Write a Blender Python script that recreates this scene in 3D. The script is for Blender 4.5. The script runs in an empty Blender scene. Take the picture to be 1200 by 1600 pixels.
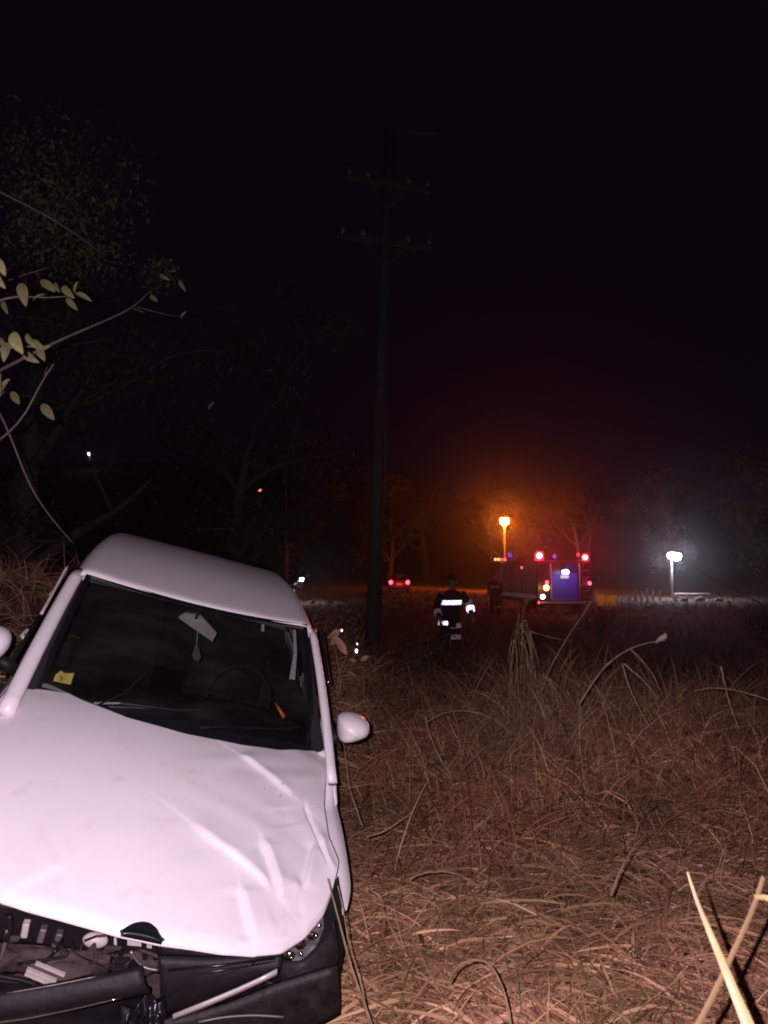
import bpy, math, random
import numpy as np
from mathutils import Vector, Matrix
rnd = random.Random(7)
npr = np.random.default_rng(7)
S = bpy.context.scene
C = S.collection
PI = math.pi
# ------------------------------------------------------------------ camera
F = 1155.0                      # focal length in pixels of the 1200 x 1600 photograph
CAM = Vector((0, 0, 1.5))
PITCH = math.atan((890 - 800) / F)
cd = bpy.data.cameras.new('camera')
cam = bpy.data.objects.new('camera', cd)
C.objects.link(cam)
cam.location = CAM
cam.rotation_euler = (PI / 2 + PITCH, 0, 0)
cd.sensor_fit = 'VERTICAL'
cd.sensor_height = 36.0
cd.lens = 36.0 * F / 1600.0
cd.clip_start = 0.05
cd.clip_end = 2000
cd.dof.use_dof = True
cd.dof.focus_distance = 3.4
cd.dof.aperture_fstop = cd.lens / 7.0
S.camera = cam
# ------------------------------------------------------------------ world, moon, flash, exposure
w = bpy.data.worlds.new('World')
S.world = w
w.use_nodes = True
nt = w.node_tree
nt.nodes.clear()
sky = nt.nodes.new('ShaderNodeTexSky')
sky.sky_type = 'NISHITA'
sky.sun_disc = False
sky.sun_elevation = math.radians(-9)
sky.sun_rotation = math.radians(150)
mx = nt.nodes.new('ShaderNodeMixRGB')
mx.blend_type = 'ADD'
mx.inputs[0].default_value = 1
mx.inputs[2].default_value = (0.026, 0.007, 0.038, 1)     # faint purple night sky
bg = nt.nodes.new('ShaderNodeBackground')
bg.inputs[1].default_value = 0.07
wo = nt.nodes.new('ShaderNodeOutputWorld')
nt.links.new(sky.outputs[0], mx.inputs[1])
nt.links.new(mx.outputs[0], bg.inputs[0])
nt.links.new(bg.outputs[0], wo.inputs[0])
sl = bpy.data.lights.new('moon', 'SUN')
sl.energy = 0.004
sl.angle = math.radians(0.5)
sl.color = (0.6, 0.65, 1)
so = bpy.data.objects.new('moon', sl)
so.rotation_euler = (math.radians(50), 0, math.radians(150))
C.objects.link(so)
fl = bpy.data.lights.new('phone_flash', 'POINT')          # the phone's own lamp, beside its lens
fl.energy = 575
fl.color = (1.0, 0.80, 0.92)
fl.shadow_soft_size = 0.005
fo = bpy.data.objects.new('phone_flash', fl)
fo.location = CAM + Vector((-0.05, 0.0, 0.03))
C.objects.link(fo)
S.view_settings.view_transform = 'Standard'
S.view_settings.look = 'None'
S.view_settings.exposure = 0
S.view_settings.gamma = 1
S.view_settings.use_curve_mapping = False
HAZE = 0.00042
S.cycles.use_denoising = True
S.cycles.volume_bounces = 0
S.cycles.max_bounces = 6
S.cycles.transparent_max_bounces = 12
S.cycles.filter_width = 1.8
S.cycles.sample_clamp_indirect = 4
S.cycles.caustics_reflective = False
S.cycles.caustics_refractive = False
# ------------------------------------------------------------------ geometry of the view, used to work out where things stand
fwv = Vector((0, math.cos(PITCH), math.sin(PITCH)))
upv = Vector((0, -math.sin(PITCH), math.cos(PITCH)))


def ray(px, py):
    return Vector((1, 0, 0)) * ((px - 600) / F) + fwv - upv * ((py - 800) / F)


def at(px, py, Y):
    d = ray(px, py)
    return CAM + d * (Y / d.y)


# car pose, solved from the corners of its windscreen, roof, mirrors and bonnet
CARP = Vector((-0.975, 2.562, -0.362))
CARM = Matrix.Translation(CARP) @ Matrix.Rotation(0.252, 4, 'Z') @ Matrix.Rotation(0.247, 4, 'X') @ Matrix.Rotation(0.287, 4, 'Y')
CARI = CARM.inverted()
lo_ = CARI @ CAM


def carray(px, py):
    return CARI.to_3x3() @ ray(px, py)


def on_y(px, py, y):                # point of the car's own plane y = const
    d = carray(px, py)
    return lo_ + d * ((y - lo_.y) / d.y)


def on_x(px, py, x):
    d = carray(px, py)
    return lo_ + d * ((x - lo_.x) / d.x)


def on_surf(px, py, zf):            # point of a surface z = zf(x, y) in the car's frame
    d = carray(px, py)
    t0, t1 = 0.3, 12.0
    t = t0
    prev = t0
    while t < t1:
        p = lo_ + d * t
        if p.z < zf(p.x, p.y):
            a, b = prev, t
            for _ in range(40):
                m = (a + b) / 2
                p = lo_ + d * m
                if p.z < zf(p.x, p.y): b = m
                else: a = m
            return lo_ + d * b
        prev = t
        t += 0.02
    return lo_ + d * t1


def sstep(a, b, x):
    t = min(1, max(0, (x - a) / (b - a)))
    return t * t * (3 - 2 * t)


# ------------------------------------------------------------------ materials
MATS = {}


def mat(name, col, rough=0.6, metal=0.0, var=0.25, scale=8.0, bump=0.0, bscale=40.0, coat=0.0, col2=None, island=False, spec=0.5, detail=6):
    if name in MATS: return MATS[name]
    m = bpy.data.materials.new(name)
    m.use_nodes = True
    n = m.node_tree.nodes
    l = m.node_tree.links
    b = n['Principled BSDF']
    b.inputs['Roughness'].default_value = rough
    b.inputs['Metallic'].default_value = metal
    b.inputs['Coat Weight'].default_value = coat
    b.inputs['Coat Roughness'].default_value = 0.08
    b.inputs['Specular IOR Level'].default_value = spec
    tc = n.new('ShaderNodeTexCoord')
    nz = n.new('ShaderNodeTexNoise')
    nz.inputs['Scale'].default_value = scale
    nz.inputs['Detail'].default_value = detail
    l.new(tc.outputs['Object'], nz.inputs['Vector'])
    rp = n.new('ShaderNodeValToRGB')
    c2 = col2 or tuple(c * (1 - var) for c in col)
    rp.color_ramp.elements[0].position = 0.3
    rp.color_ramp.elements[1].position = 0.7
    rp.color_ramp.elements[0].color = (*c2, 1)
    rp.color_ramp.elements[1].color = (*col, 1)
    l.new(nz.outputs['Fac'], rp.inputs[0])
    out = rp.outputs[0]
    if island:
        g = n.new('ShaderNodeNewGeometry')
        r2 = n.new('ShaderNodeValToRGB')
        el = r2.color_ramp.elements
        for k, (p, c) in enumerate(island):
            if k < 2: e = el[k]; e.position = p
            else: e = el.new(p)
            e.color = (*c, 1)
        l.new(g.outputs['Random Per Island'], r2.inputs[0])
        mm = n.new('ShaderNodeMixRGB')
        mm.blend_type = 'MULTIPLY'
        mm.inputs[0].default_value = 1
        l.new(r2.outputs[0], mm.inputs[1])
        l.new(out, mm.inputs[2])
        out = mm.outputs[0]
    l.new(out, b.inputs['Base Color'])
    if bump:
        n2 = n.new('ShaderNodeTexNoise')
        n2.inputs['Scale'].default_value = bscale
        n2.inputs['Detail'].default_value = 5
        l.new(tc.outputs['Object'], n2.inputs['Vector'])
        bp = n.new('ShaderNodeBump')
        bp.inputs['Strength'].default_value = bump
        bp.inputs['Distance'].default_value = 0.02
        l.new(n2.outputs['Fac'], bp.inputs['Height'])
        l.new(bp.outputs[0], b.inputs['Normal'])
    MATS[name] = m
    return m


def lamp_mat(name, col, strength):
    m = bpy.data.materials.new(name)
    m.use_nodes = True
    b = m.node_tree.nodes['Principled BSDF']
    b.inputs['Base Color'].default_value = (*[c * 0.6 for c in col], 1)
    b.inputs['Emission Color'].default_value = (*col, 1)
    b.inputs['Emission Strength'].default_value = strength
    return m


def glass_mat(name, tint, base=(0.005, 0.005, 0.006), keep=0.5):
    m = bpy.data.materials.new(name)
    m.use_nodes = True
    n = m.node_tree.nodes
    l = m.node_tree.links
    n.remove(n['Principled BSDF'])
    tr = n.new('ShaderNodeBsdfTransparent')
    tr.inputs[0].default_value = (*tint, 1)
    gl = n.new('ShaderNodeBsdfGlossy')
    gl.inputs['Roughness'].default_value = 0.03
    gl.inputs[0].default_value = (0.9, 0.9, 0.9, 1)
    lw = n.new('ShaderNodeLayerWeight')                   # Schlick reflectance, the same from both sides of the pane
    lw.inputs[0].default_value = 0.5
    pw = n.new('ShaderNodeMath')
    pw.operation = 'POWER'
    pw.inputs[1].default_value = 5
    l.new(lw.outputs['Facing'], pw.inputs[0])
    fr = n.new('ShaderNodeMath')
    fr.operation = 'MULTIPLY_ADD'
    fr.inputs[1].default_value = 0.95
    fr.inputs[2].default_value = 0.045
    l.new(pw.outputs[0], fr.inputs[0])
    df = n.new('ShaderNodeBsdfDiffuse')                   # thin film of dust on the glass
    df.inputs[0].default_value = (0.4, 0.38, 0.36, 1)
    nz = n.new('ShaderNodeTexNoise')
    nz.inputs['Scale'].default_value = 6
    nz.inputs['Detail'].default_value = 8
    mp = n.new('ShaderNodeMapRange')
    mp.inputs[1].default_value = 0.45
    mp.inputs[2].default_value = 0.8
    mp.inputs[3].default_value = 0.004
    mp.inputs[4].default_value = 0.03
    l.new(nz.outputs['Fac'], mp.inputs[0])
    m1 = n.new('ShaderNodeMixShader')
    l.new(mp.outputs[0], m1.inputs[0])
    l.new(tr.outputs[0], m1.inputs[1])
    l.new(df.outputs[0], m1.inputs[2])
    m2 = n.new('ShaderNodeMixShader')
    l.new(fr.outputs[0], m2.inputs[0])
    l.new(m1.outputs[0], m2.inputs[1])
    l.new(gl.outputs[0], m2.inputs[2])
    l.new(m2.outputs[0], n['Material Output'].inputs[0])
    return m


def retro_mat(name, col, rough=0.24, diff=None):
    """retroreflective sheeting: glass beads send light back towards where it came from"""
    m = bpy.data.materials.new(name)
    m.use_nodes = True
    n = m.node_tree.nodes
    l = m.node_tree.links
    n.remove(n['Principled BSDF'])
    g = n.new('ShaderNodeNewGeometry')
    gl = n.new('ShaderNodeBsdfGlossy')
    gl.inputs['Roughness'].default_value = rough
    gl.inputs[0].default_value = (*col, 1)
    l.new(g.outputs['Incoming'], gl.inputs['Normal'])
    df = n.new('ShaderNodeBsdfDiffuse')
    df.inputs[0].default_value = (*(diff or col), 1)
    ms = n.new('ShaderNodeMixShader')
    tc = n.new('ShaderNodeTexCoord')
    nz = n.new('ShaderNodeTexNoise')
    nz.inputs['Scale'].default_value = 9
    l.new(tc.outputs['Object'], nz.inputs['Vector'])
    mp = n.new('ShaderNodeMapRange')
    mp.inputs[1].default_value = 0.35
    mp.inputs[2].default_value = 0.65
    mp.inputs[3].default_value = 0.25
    mp.inputs[4].default_value = 1.0
    l.new(nz.outputs['Fac'], mp.inputs[0])
    l.new(mp.outputs[0], ms.inputs[0])
    l.new(df.outputs[0], ms.inputs[1])
    l.new(gl.outputs[0], ms.inputs[2])
    l.new(ms.outputs[0], n['Material Output'].inputs[0])
    return m


# ------------------------------------------------------------------ mesh builder
class MB:
    def __init__(s):
        s.v = []
        s.f = []

    def add(s, vs, fs):
        o = len(s.v)
        s.v += [tuple(p) for p in vs]
        s.f += [tuple(i + o for i in f) for f in fs]
        return s

    def box(s, c, d, rz=0.0, M=None):
        x, y, z = d[0] / 2, d[1] / 2, d[2] / 2
        b = min(x, y, z) * 0.25
        R = M or Matrix.Rotation(rz, 3, 'Z')
        vs = []
        for sx, sy, sz in ((-1, -1, -1), (1, -1, -1), (1, 1, -1), (-1, 1, -1), (-1, -1, 1), (1, -1, 1), (1, 1, 1), (-1, 1, 1)):
            vs.append(Vector(c) + R @ Vector((sx * x, sy * y, sz * z)))
        return s.add(vs, [(0, 3, 2, 1), (4, 5, 6, 7), (0, 1, 5, 4), (1, 2, 6, 5), (2, 3, 7, 6), (3, 0, 4, 7)])

    def tube(s, path, r, seg=8, cap=True, flat=1.0):
        path = [Vector(p) for p in path]
        n = len(path)
        rs = r if isinstance(r, (list, tuple)) else [r] * n
        vs = []
        fs = []
        side = None
        for i, p in enumerate(path):
            t = (path[min(i + 1, n - 1)] - path[max(i - 1, 0)]).normalized()
            if side is None:
                a = Vector((0, 0, 1)) if abs(t.z) < 0.9 else Vector((1, 0, 0))
                side = t.cross(a).normalized()
            else:
                side = (side - t * side.dot(t)).normalized()
            b = t.cross(side)
            for k in range(seg):
                q = 2 * PI * k / seg
                vs.append(p + side * math.cos(q) * rs[i] + b * math.sin(q) * rs[i] * flat)
        for i in range(n - 1):
            for k in range(seg):
                k2 = (k + 1) % seg
                fs.append((i * seg + k, i * seg + k2, (i + 1) * seg + k2, (i + 1) * seg + k))
        if cap:
            fs.append(tuple(range(seg))[::-1])
            fs.append(tuple((n - 1) * seg + k for k in range(seg)))
        return s.add(vs, fs)

    def lathe(s, c, prof, seg=16, M=None, sc=(1, 1, 1)):
        """prof: list of (radius, height); axis z, turned by M"""
        R = M or Matrix.Identity(3)
        vs = []
        fs = []
        for r, h in prof:
            for k in range(seg):
                q = 2 * PI * k / seg
                vs.append(Vector(c) + R @ Vector((r * math.cos(q) * sc[0], r * math.sin(q) * sc[1], h * sc[2])))
        for i in range(len(prof) - 1):
            for k in range(seg):
                k2 = (k + 1) % seg
                fs.append((i * seg + k, i * seg + k2, (i + 1) * seg + k2, (i + 1) * seg + k))
        fs.append(tuple(range(seg))[::-1])
        fs.append(tuple((len(prof) - 1) * seg + k for k in range(seg)))
        return s.add(vs, fs)

    def ball(s, c, r, seg=12, rings=8, sc=(1, 1, 1), M=None):
        pr = [(max(1e-4, r * math.sin(PI * i / rings)), -r * math.cos(PI * i / rings)) for i in range(rings + 1)]
        return s.lathe(c, pr, seg, M, sc)

    def grid(s, P):
        """P[i][j] points"""
        n, m = len(P), len(P[0])
        vs = [p for row in P for p in row]
        fs = [(i * m + j, i * m + j + 1, (i + 1) * m + j + 1, (i + 1) * m + j) for i in range(n - 1) for j in range(m - 1)]
        return s.add(vs, fs)

    def slab(s, poly, d):
        """flat polygon (3D points) pushed along vector d"""
        n = len(poly)
        poly = [Vector(p) for p in poly]
        vs = poly + [p + Vector(d) for p in poly]
        fs = [tuple(range(n)), tuple(range(2 * n - 1, n - 1, -1))]
        fs += [(i, i + n, (i + 1) % n + n, (i + 1) % n) for i in range(n)]
        return s.add(vs, fs)

    def build(s, name, m, parent=None, smooth=False, thick=0.0, bevel=0.0, kind=None, sub=0):
        me = bpy.data.meshes.new(name)
        me.from_pydata(s.v, [], s.f)
        me.update()
        if smooth: me.polygons.foreach_set('use_smooth', [True] * len(me.polygons))
        me.materials.append(m)
        o = bpy.data.objects.new(name, me)
        C.objects.link(o)
        if parent: o.parent = parent
        if thick:
            q = o.modifiers.new('thick', 'SOLIDIFY')
            q.thickness = thick
            q.offset = -1
        if bevel:
            q = o.modifiers.new('bevel', 'BEVEL')
            q.width = bevel
            q.segments = 2
            q.limit_method = 'ANGLE'
        if sub:
            q = o.modifiers.new('sub', 'SUBSURF')
            q.levels = sub
            q.render_levels = sub
        if kind: o['kind'] = kind
        return o


def tag(o, label=None, cat=None, group=None, kind=None):
    if label: o['label'] = label
    if cat: o['category'] = cat
    if group: o['group'] = group
    if kind: o['kind'] = kind
    return o


def empty(name, loc, label, cat, group=None, rz=0.0):
    o = bpy.data.objects.new(name, None)
    o.empty_display_size = 0.2
    o.location = loc
    o.rotation_euler = (0, 0, rz)
    C.objects.link(o)
    return tag(o, label, cat, group)


def point(name, loc, power, col, size, parent=None):
    l = bpy.data.lights.new(name, 'POINT')
    l.energy = power
    l.color = col
    l.shadow_soft_size = size
    o = bpy.data.objects.new(name, l)
    o.location = loc
    C.objects.link(o)
    if parent: o.parent = parent
    return o


def big_mesh(name, V, Fc, n_per, m, kind=None, parent=None, smooth=False):
    """fast numpy mesh; Fc is an (n, n_per) index array"""
    me = bpy.data.meshes.new(name)
    me.vertices.add(len(V))
    me.vertices.foreach_set('co', np.asarray(V, np.float32).ravel())
    nf = len(Fc)
    me.loops.add(nf * n_per)
    me.loops.foreach_set('vertex_index', np.asarray(Fc, np.int32).ravel())
    me.polygons.add(nf)
    me.polygons.foreach_set('loop_start', np.arange(0, nf * n_per, n_per, dtype=np.int32))
    if smooth: me.polygons.foreach_set('use_smooth', np.ones(nf, dtype=bool))
    me.update(calc_edges=True)
    me.validate()
    me.materials.append(m)
    o = bpy.data.objects.new(name, me)
    C.objects.link(o)
    if parent: o.parent = parent
    if kind: o['kind'] = kind
    return o


# ------------------------------------------------------------------ ground
def npstep(a, b, x):
    t = np.clip((x - a) / (b - a), 0, 1)
    return t * t * (3 - 2 * t)


def ground_z(x, y):
    x = np.asarray(x, float)
    y = np.asarray(y, float)
    base = -0.36 - 0.8 * npstep(30, 58, y) * npstep(4, 14, x)
    base = base + 0.05 * np.sin(x * 1.3 + 0.7) * np.sin(y * 0.9) * npstep(3, 8, y) + 0.03 * np.sin(x * 3.1 + y * 2.3)
    base = base + 0.58 * np.exp(-(((x - 1.75) / 1.5) ** 2 + ((y - 7.0) / 1.5) ** 2)) + 0.25 * np.exp(-(((x - 3.6) / 1.2) ** 2 + ((y - 7.2) / 1.3) ** 2)) - 0.08 * np.exp(-(((x - 1.6) / 0.9) ** 2 + ((y - 4.4) / 0.4) ** 2))
    pl = -0.37 + 0.372 * (-0.54 - x) + 0.207 * (y - 3.57) - 0.9 * np.maximum(0, x + 0.5)
    pl = np.minimum(pl, 1.25 + 0.02 * y)
    pl = pl * (1 - npstep(6.5, 13, y)) + (-0.36) * npstep(6.5, 13, y) - 0.3 * npstep(9, 13, y)
    k = 0.08
    z = np.log(np.exp(np.clip(base / k, -60, 60)) + np.exp(np.clip(pl / k, -60, 60))) * k
    # the hill behind, higher to the left
    r = np.hypot(x, y)
    hill = npstep(85, 260, r) * (34 - 14 * npstep(-80, 140, x)) + 3 * np.sin(x * 0.03) * np.sin(y * 0.021) * npstep(85, 160, r)
    return z + hill


def gz(x, y):
    return float(ground_z(x, y))


def axis(fine, lim, step, grow):
    a = [0.0]
    st = step
    while a[-1] < lim:
        if a[-1] > fine: st *= grow
        a.append(a[-1] + st)
    return a


ax = axis(6, 420, 0.16, 1.12)
xs = np.array([-q for q in ax[:0:-1]] + ax)
ys = np.array([-q for q in axis(2, 60, 0.4, 1.3)[:0:-1]] + axis(9, 620, 0.16, 1.08))
GX, GY = np.meshgrid(xs, ys)
GZ = ground_z(GX, GY)
V = np.stack([GX, GY, GZ], -1).reshape(-1, 3)
nx, ny = len(xs), len(ys)
I = np.arange(nx * ny).reshape(ny, nx)
Fq = np.stack([I[:-1, :-1], I[:-1, 1:], I[1:, 1:], I[1:, :-1]], -1).reshape(-1, 4)
m_ground = mat('soil and litter', (0.13, 0.085, 0.07), 0.95, var=0.6, scale=3.0, bump=0.8, bscale=25, spec=0.1)
g = big_mesh('ground', V, Fq, 4, m_ground, 'structure', smooth=True)

# ------------------------------------------------------------------ grass
def blades(n, pos, L, Wd, lie, curl, seg=4):
    """n curved tapering blades. pos (n,3) roots, L lengths, lie 0 = upright .. 1 = flat"""
    yaw = npr.uniform(0, 2 * PI, n)
    lie = np.clip(lie, 0, 1)
    e0 = (PI / 2) * (1 - lie)                       # start elevation
    ts = np.linspace(0, 1, seg + 1)
    pts = np.zeros((n, seg + 1, 3))
    p = pos.copy()
    yw = yaw.copy()
    dyaw = npr.normal(0, 0.35, n)
    el = e0.copy()
    pts[:, 0] = p
    tdir = np.zeros((n, seg + 1, 3))
    for k in range(seg):
        d = np.stack([np.cos(el) * np.cos(yw), np.cos(el) * np.sin(yw), np.sin(el)], -1)
        tdir[:, k] = d
        p = p + d * (L / seg)[:, None]
        pts[:, k + 1] = p
        el = el - curl / seg
        yw = yw + dyaw / seg
    tdir[:, seg] = d
    # keep above the ground
    hz = ground_z(pts[..., 0], pts[..., 1])
    pts[..., 2] = np.maximum(pts[..., 2], hz + 0.004 + npr.uniform(0, 0.05, n)[:, None])
    side = np.cross(tdir, np.array([0, 0, 1.0]))
    side += 1e-6
    side /= np.linalg.norm(side, axis=-1, keepdims=True)
    tw = npr.uniform(-1.0, 1.0, n)[:, None, None]
    nrm = np.cross(side, tdir)
    side = side * np.cos(tw) + nrm * np.sin(tw)
    prof = np.array([0.6, 1.0, 0.9, 0.6, 0.06])[:seg + 1] if seg == 4 else np.linspace(1, 0.06, seg + 1)
    hw = (Wd[:, None] * prof[None])[..., None] * 0.5
    Vl = np.stack([pts - side * hw, pts + side * hw], 2).reshape(-1, 3)
    base = (np.arange(n) * (seg + 1) * 2)[:, None]
    k = np.arange(seg)[None]
    q = np.stack([base + 2 * k, base + 2 * k + 1, base + 2 * k + 3, base + 2 * k + 2], -1).reshape(-1, 4)
    return Vl, q


def in_car(x, y):
    """True under the car's footprint"""
    ca, sa = math.cos(0.252), math.sin(0.252)
    dx, dy = x - CARP.x, y - CARP.y
    lx = dx * ca + dy * sa
    ly = -dx * sa + dy * ca
    return (np.abs(lx) < 0.84) & (ly > -0.05) & (ly < 4.1)


def scatter(n, y0, y1, power, spread=0.62):
    y = y0 + (y1 - y0) * npr.uniform(0, 1, n) ** power
    x = npr.uniform(-1, 1, n) * (y * spread + 0.5)
    return x, y


STRAW = [(0.0, (1.0, 0.78, 0.62)), (0.25, (0.45, 0.30, 0.24)), (0.5, (1.1, 0.90, 0.72)), (0.75, (0.27, 0.20, 0.14)), (0.9, (1.3, 1.1, 0.92)), (1.0, (1.7, 1.5, 1.3))]
m_straw = mat('dry straw', (0.70, 0.45, 0.35), 0.75, col2=(0.32, 0.25, 0.14), scale=0.9, detail=9, island=STRAW, spec=0.25)
m_green = mat('green grass', (0.15, 0.17, 0.07), 0.7, var=0.4, scale=1.5, island=[(0, (0.7, 0.7, 0.6)), (0.6, (1.0, 1.0, 0.9)), (1.0, (1.6, 1.3, 1.1))], spec=0.25)
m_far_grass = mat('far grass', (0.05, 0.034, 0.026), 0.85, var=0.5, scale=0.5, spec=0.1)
m_rust = mat('rusty grass', (0.48, 0.24, 0.18), 0.8, col2=(0.2, 0.15, 0.10), scale=1.1, detail=8, island=STRAW, spec=0.2)
m_dark = mat('standing grass', (0.38, 0.22, 0.16), 0.8, var=0.5, scale=0.7, island=[(0, (0.5, 0.5, 0.45)), (0.6, (1, 0.9, 0.8)), (1.0, (1.5, 1.25, 1.1))], spec=0.2)


def clumpy(x, y, s, k):
    return 0.5 + 0.5 * np.sin(x * s + 1.7 * np.sin(y * s * 0.8 + k)) * np.sin(y * s * 0.9 + 1.3 * np.sin(x * s * 0.7 + 2 * k))


def lay(name, n, y0, y1, power, Lr, Wr, lier, curlr, m, label=None, thr=0.0, k=0.0, keep_car=True, lift=0.06, seg=4):
    x, y = scatter(n, y0, y1, power)
    ok = np.ones(n, bool)
    if keep_car: ok &= ~in_car(x, y)
    ok &= clumpy(x, y, 1.4, k) > npr.uniform(0, 1, n) * thr
    ok &= ~((x < -1.7) & (y > 4.4) & (npr.uniform(0, 1, n) < 0.78))
    x, y = x[ok], y[ok]
    n = len(x)
    z = ground_z(x, y) + npr.uniform(0, lift, n)
    far = 1 + np.clip((y - 5) / 14, 0, 1.6)
    L = npr.uniform(*Lr, n)
    W_ = npr.uniform(*Wr, n) * far
    V_, q_ = blades(n, np.stack([x, y, z], -1), L, W_, npr.uniform(*lier, n), npr.uniform(*curlr, n), seg)
    return big_mesh(name, V_, q_, 4, m, 'stuff')


lay('dry_grass', 62000, 1.2, 13, 1.5, (0.12, 0.5), (0.003, 0.009), (0.7, 1.0), (0.0, 1.2), m_straw, lift=0.09)
lay('straw_litter', 13000, 1.3, 8, 1.3, (0.2, 0.6), (0.008, 0.021), (0.8, 1.0), (0.2, 1.6), m_straw, lift=0.12)
lay('straw_chaff', 26000, 1.2, 7, 1.3, (0.04, 0.18), (0.004, 0.011), (0.75, 1.0), (0.0, 1.0), m_straw, lift=0.12, seg=3)
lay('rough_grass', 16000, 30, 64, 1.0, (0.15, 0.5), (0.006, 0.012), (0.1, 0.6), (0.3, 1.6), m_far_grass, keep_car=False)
lay('green_grass', 14000, 1.4, 12, 1.5, (0.08, 0.3), (0.003, 0.006), (0.1, 0.6), (0.3, 1.6), m_green, thr=1.5, k=2.0)
lay('tangled_grass', 23000, 4.4, 10, 1.1, (0.25, 0.75), (0.004, 0.011), (0.1, 0.9), (0.5, 3.4), m_rust, thr=1.0, k=1.0, lift=0.12)
lay('tall_grass', 42000, 6.0, 34, 1.35, (0.25, 0.75), (0.004, 0.009), (0.0, 0.6), (0.3, 2.0), m_dark, thr=0.8, k=4.0)
# ------------------------------------------------------------------ THE CAR
paint = mat('white car paint', (0.75, 0.71, 0.75), 0.38, var=0.06, scale=3.0, coat=0.1, bump=0.0, spec=0.4)
# dirt and scuffs on the paint
n_ = paint.node_tree.nodes
l_ = paint.node_tree.links
b_ = n_['Principled BSDF']
src = b_.inputs['Base Color'].links[0].from_socket
tc_ = n_.new('ShaderNodeTexCoord')
d1 = n_.new('ShaderNodeTexNoise')
d1.inputs['Scale'].default_value = 7
d1.inputs['Detail'].default_value = 9
d1.inputs['Roughness'].default_value = 0.7
l_.new(tc_.outputs['Object'], d1.inputs['Vector'])
r1 = n_.new('ShaderNodeMapRange')
r1.inputs[1].default_value = 0.56
r1.inputs[2].default_value = 0.80
r1.inputs[4].default_value = 0.5
l_.new(d1.outputs['Fac'], r1.inputs[0])
mxd = n_.new('ShaderNodeMixRGB')
mxd.inputs[2].default_value = (0.45, 0.37, 0.28, 1)
l_.new(r1.outputs[0], mxd.inputs[0])
l_.new(src, mxd.inputs[1])
d2 = n_.new('ShaderNodeTexVoronoi')                        # specks of mud
d2.inputs['Scale'].default_value = 26
l_.new(tc_.outputs['Object'], d2.inputs['Vector'])
d3 = n_.new('ShaderNodeTexNoise')
d3.inputs['Scale'].default_value = 3.5
l_.new(tc_.outputs['Object'], d3.inputs['Vector'])
r2_ = n_.new('ShaderNodeMapRange')
r2_.inputs[1].default_value = 0.55
r2_.inputs[2].default_value = 0.75
r2_.inputs[3].default_value = 0.0
r2_.inputs[4].default_value = 0.17
l_.new(d3.outputs['Fac'], r2_.inputs[0])
lt_ = n_.new('ShaderNodeMath')
lt_.operation = 'LESS_THAN'
l_.new(d2.outputs['Distance'], lt_.inputs[0])
l_.new(r2_.outputs[0], lt_.inputs[1])
mul_ = n_.new('ShaderNodeMath')
mul_.operation = 'MULTIPLY'
mul_.inputs[1].default_value = 0.6
l_.new(lt_.outputs[0], mul_.inputs[0])
mx3 = n_.new('ShaderNodeMixRGB')
mx3.inputs[2].default_value = (0.25, 0.17, 0.13, 1)
l_.new(mul_.outputs[0], mx3.inputs[0])
l_.new(mxd.outputs[0], mx3.inputs[1])
l_.new(mx3.outputs[0], b_.inputs['Base Color'])
black = mat('black plastic', (0.013, 0.010, 0.012), 0.55, col2=(0.006, 0.005, 0.007), scale=11, detail=10, bump=0.12, bscale=35, spec=0.22)
gloss = mat('black gloss trim', (0.008, 0.008, 0.011), 0.25, var=0.3, scale=14, spec=0.3)
rubber = mat('tyre rubber', (0.022, 0.02, 0.02), 0.85, var=0.4, scale=20, bump=0.3, bscale=80)
chrome = mat('chrome', (0.62, 0.60, 0.62), 0.18, 1.0, var=0.15, scale=20)
alloy = mat('bare metal', (0.42, 0.38, 0.38), 0.42, 0.8, var=0.4, scale=18)
rust = mat('dusty engine parts', (0.06, 0.035, 0.032), 0.8, var=0.6, scale=16, bump=0.5)
palep = mat('pale plastic', (0.55, 0.48, 0.46), 0.5, var=0.3, scale=15)
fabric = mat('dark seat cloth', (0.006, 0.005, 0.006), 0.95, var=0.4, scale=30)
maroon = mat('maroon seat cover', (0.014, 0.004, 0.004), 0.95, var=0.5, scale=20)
strap = mat('grey belt webbing', (0.55, 0.55, 0.56), 0.8, var=0.2, scale=60)
wind = glass_mat('windscreen glass', (0.60, 0.64, 0.62))
sideg = glass_mat('side glass', (0.4, 0.43, 0.42))
lensg = glass_mat('lamp lens', (0.85, 0.85, 0.85))

car = bpy.data.objects.new('crashed_car', None)
C.objects.link(car)
car.matrix_world = CARM
tag(car, 'white crashed car tilted down to one side with dented bonnet and broken front end', 'car')


def zh(x, y):                       # undamaged bonnet surface
    t = min(1.15, max(-0.15, (y - 0.10) / 1.0))
    c = 0.71 + 0.255 * (1 - (1 - min(t, 1)) ** 1.9 if t > 0 else 1.9 * t)
    return c + 0.012 - 0.03 * (x / 0.7) ** 2 - 0.05 * max(0, abs(x) - 0.55) ** 2 * 8


def lerp_poly(P, t):
    P = [Vector(p) for p in P]
    seg = [(P[i + 1] - P[i]).length for i in range(len(P) - 1)]
    tot = sum(seg)
    d = t * tot
    for i, s_ in enumerate(seg):
        if d <= s_ or i == len(seg) - 1:
            return P[i].lerp(P[i + 1], min(1, d / max(s_, 1e-9)))
        d -= s_


def smooth_poly(P, n=40, it=6):
    Q = [lerp_poly(P, k / (n - 1)) for k in range(n)]
    for _ in range(it):
        Q = [Q[0]] + [(Q[i - 1] + Q[i] * 2 + Q[i + 1]) / 4 for i in range(1, n - 1)] + [Q[-1]]
    return Q


def xy(P): return [Vector((p.x, p.y)) for p in P]


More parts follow.
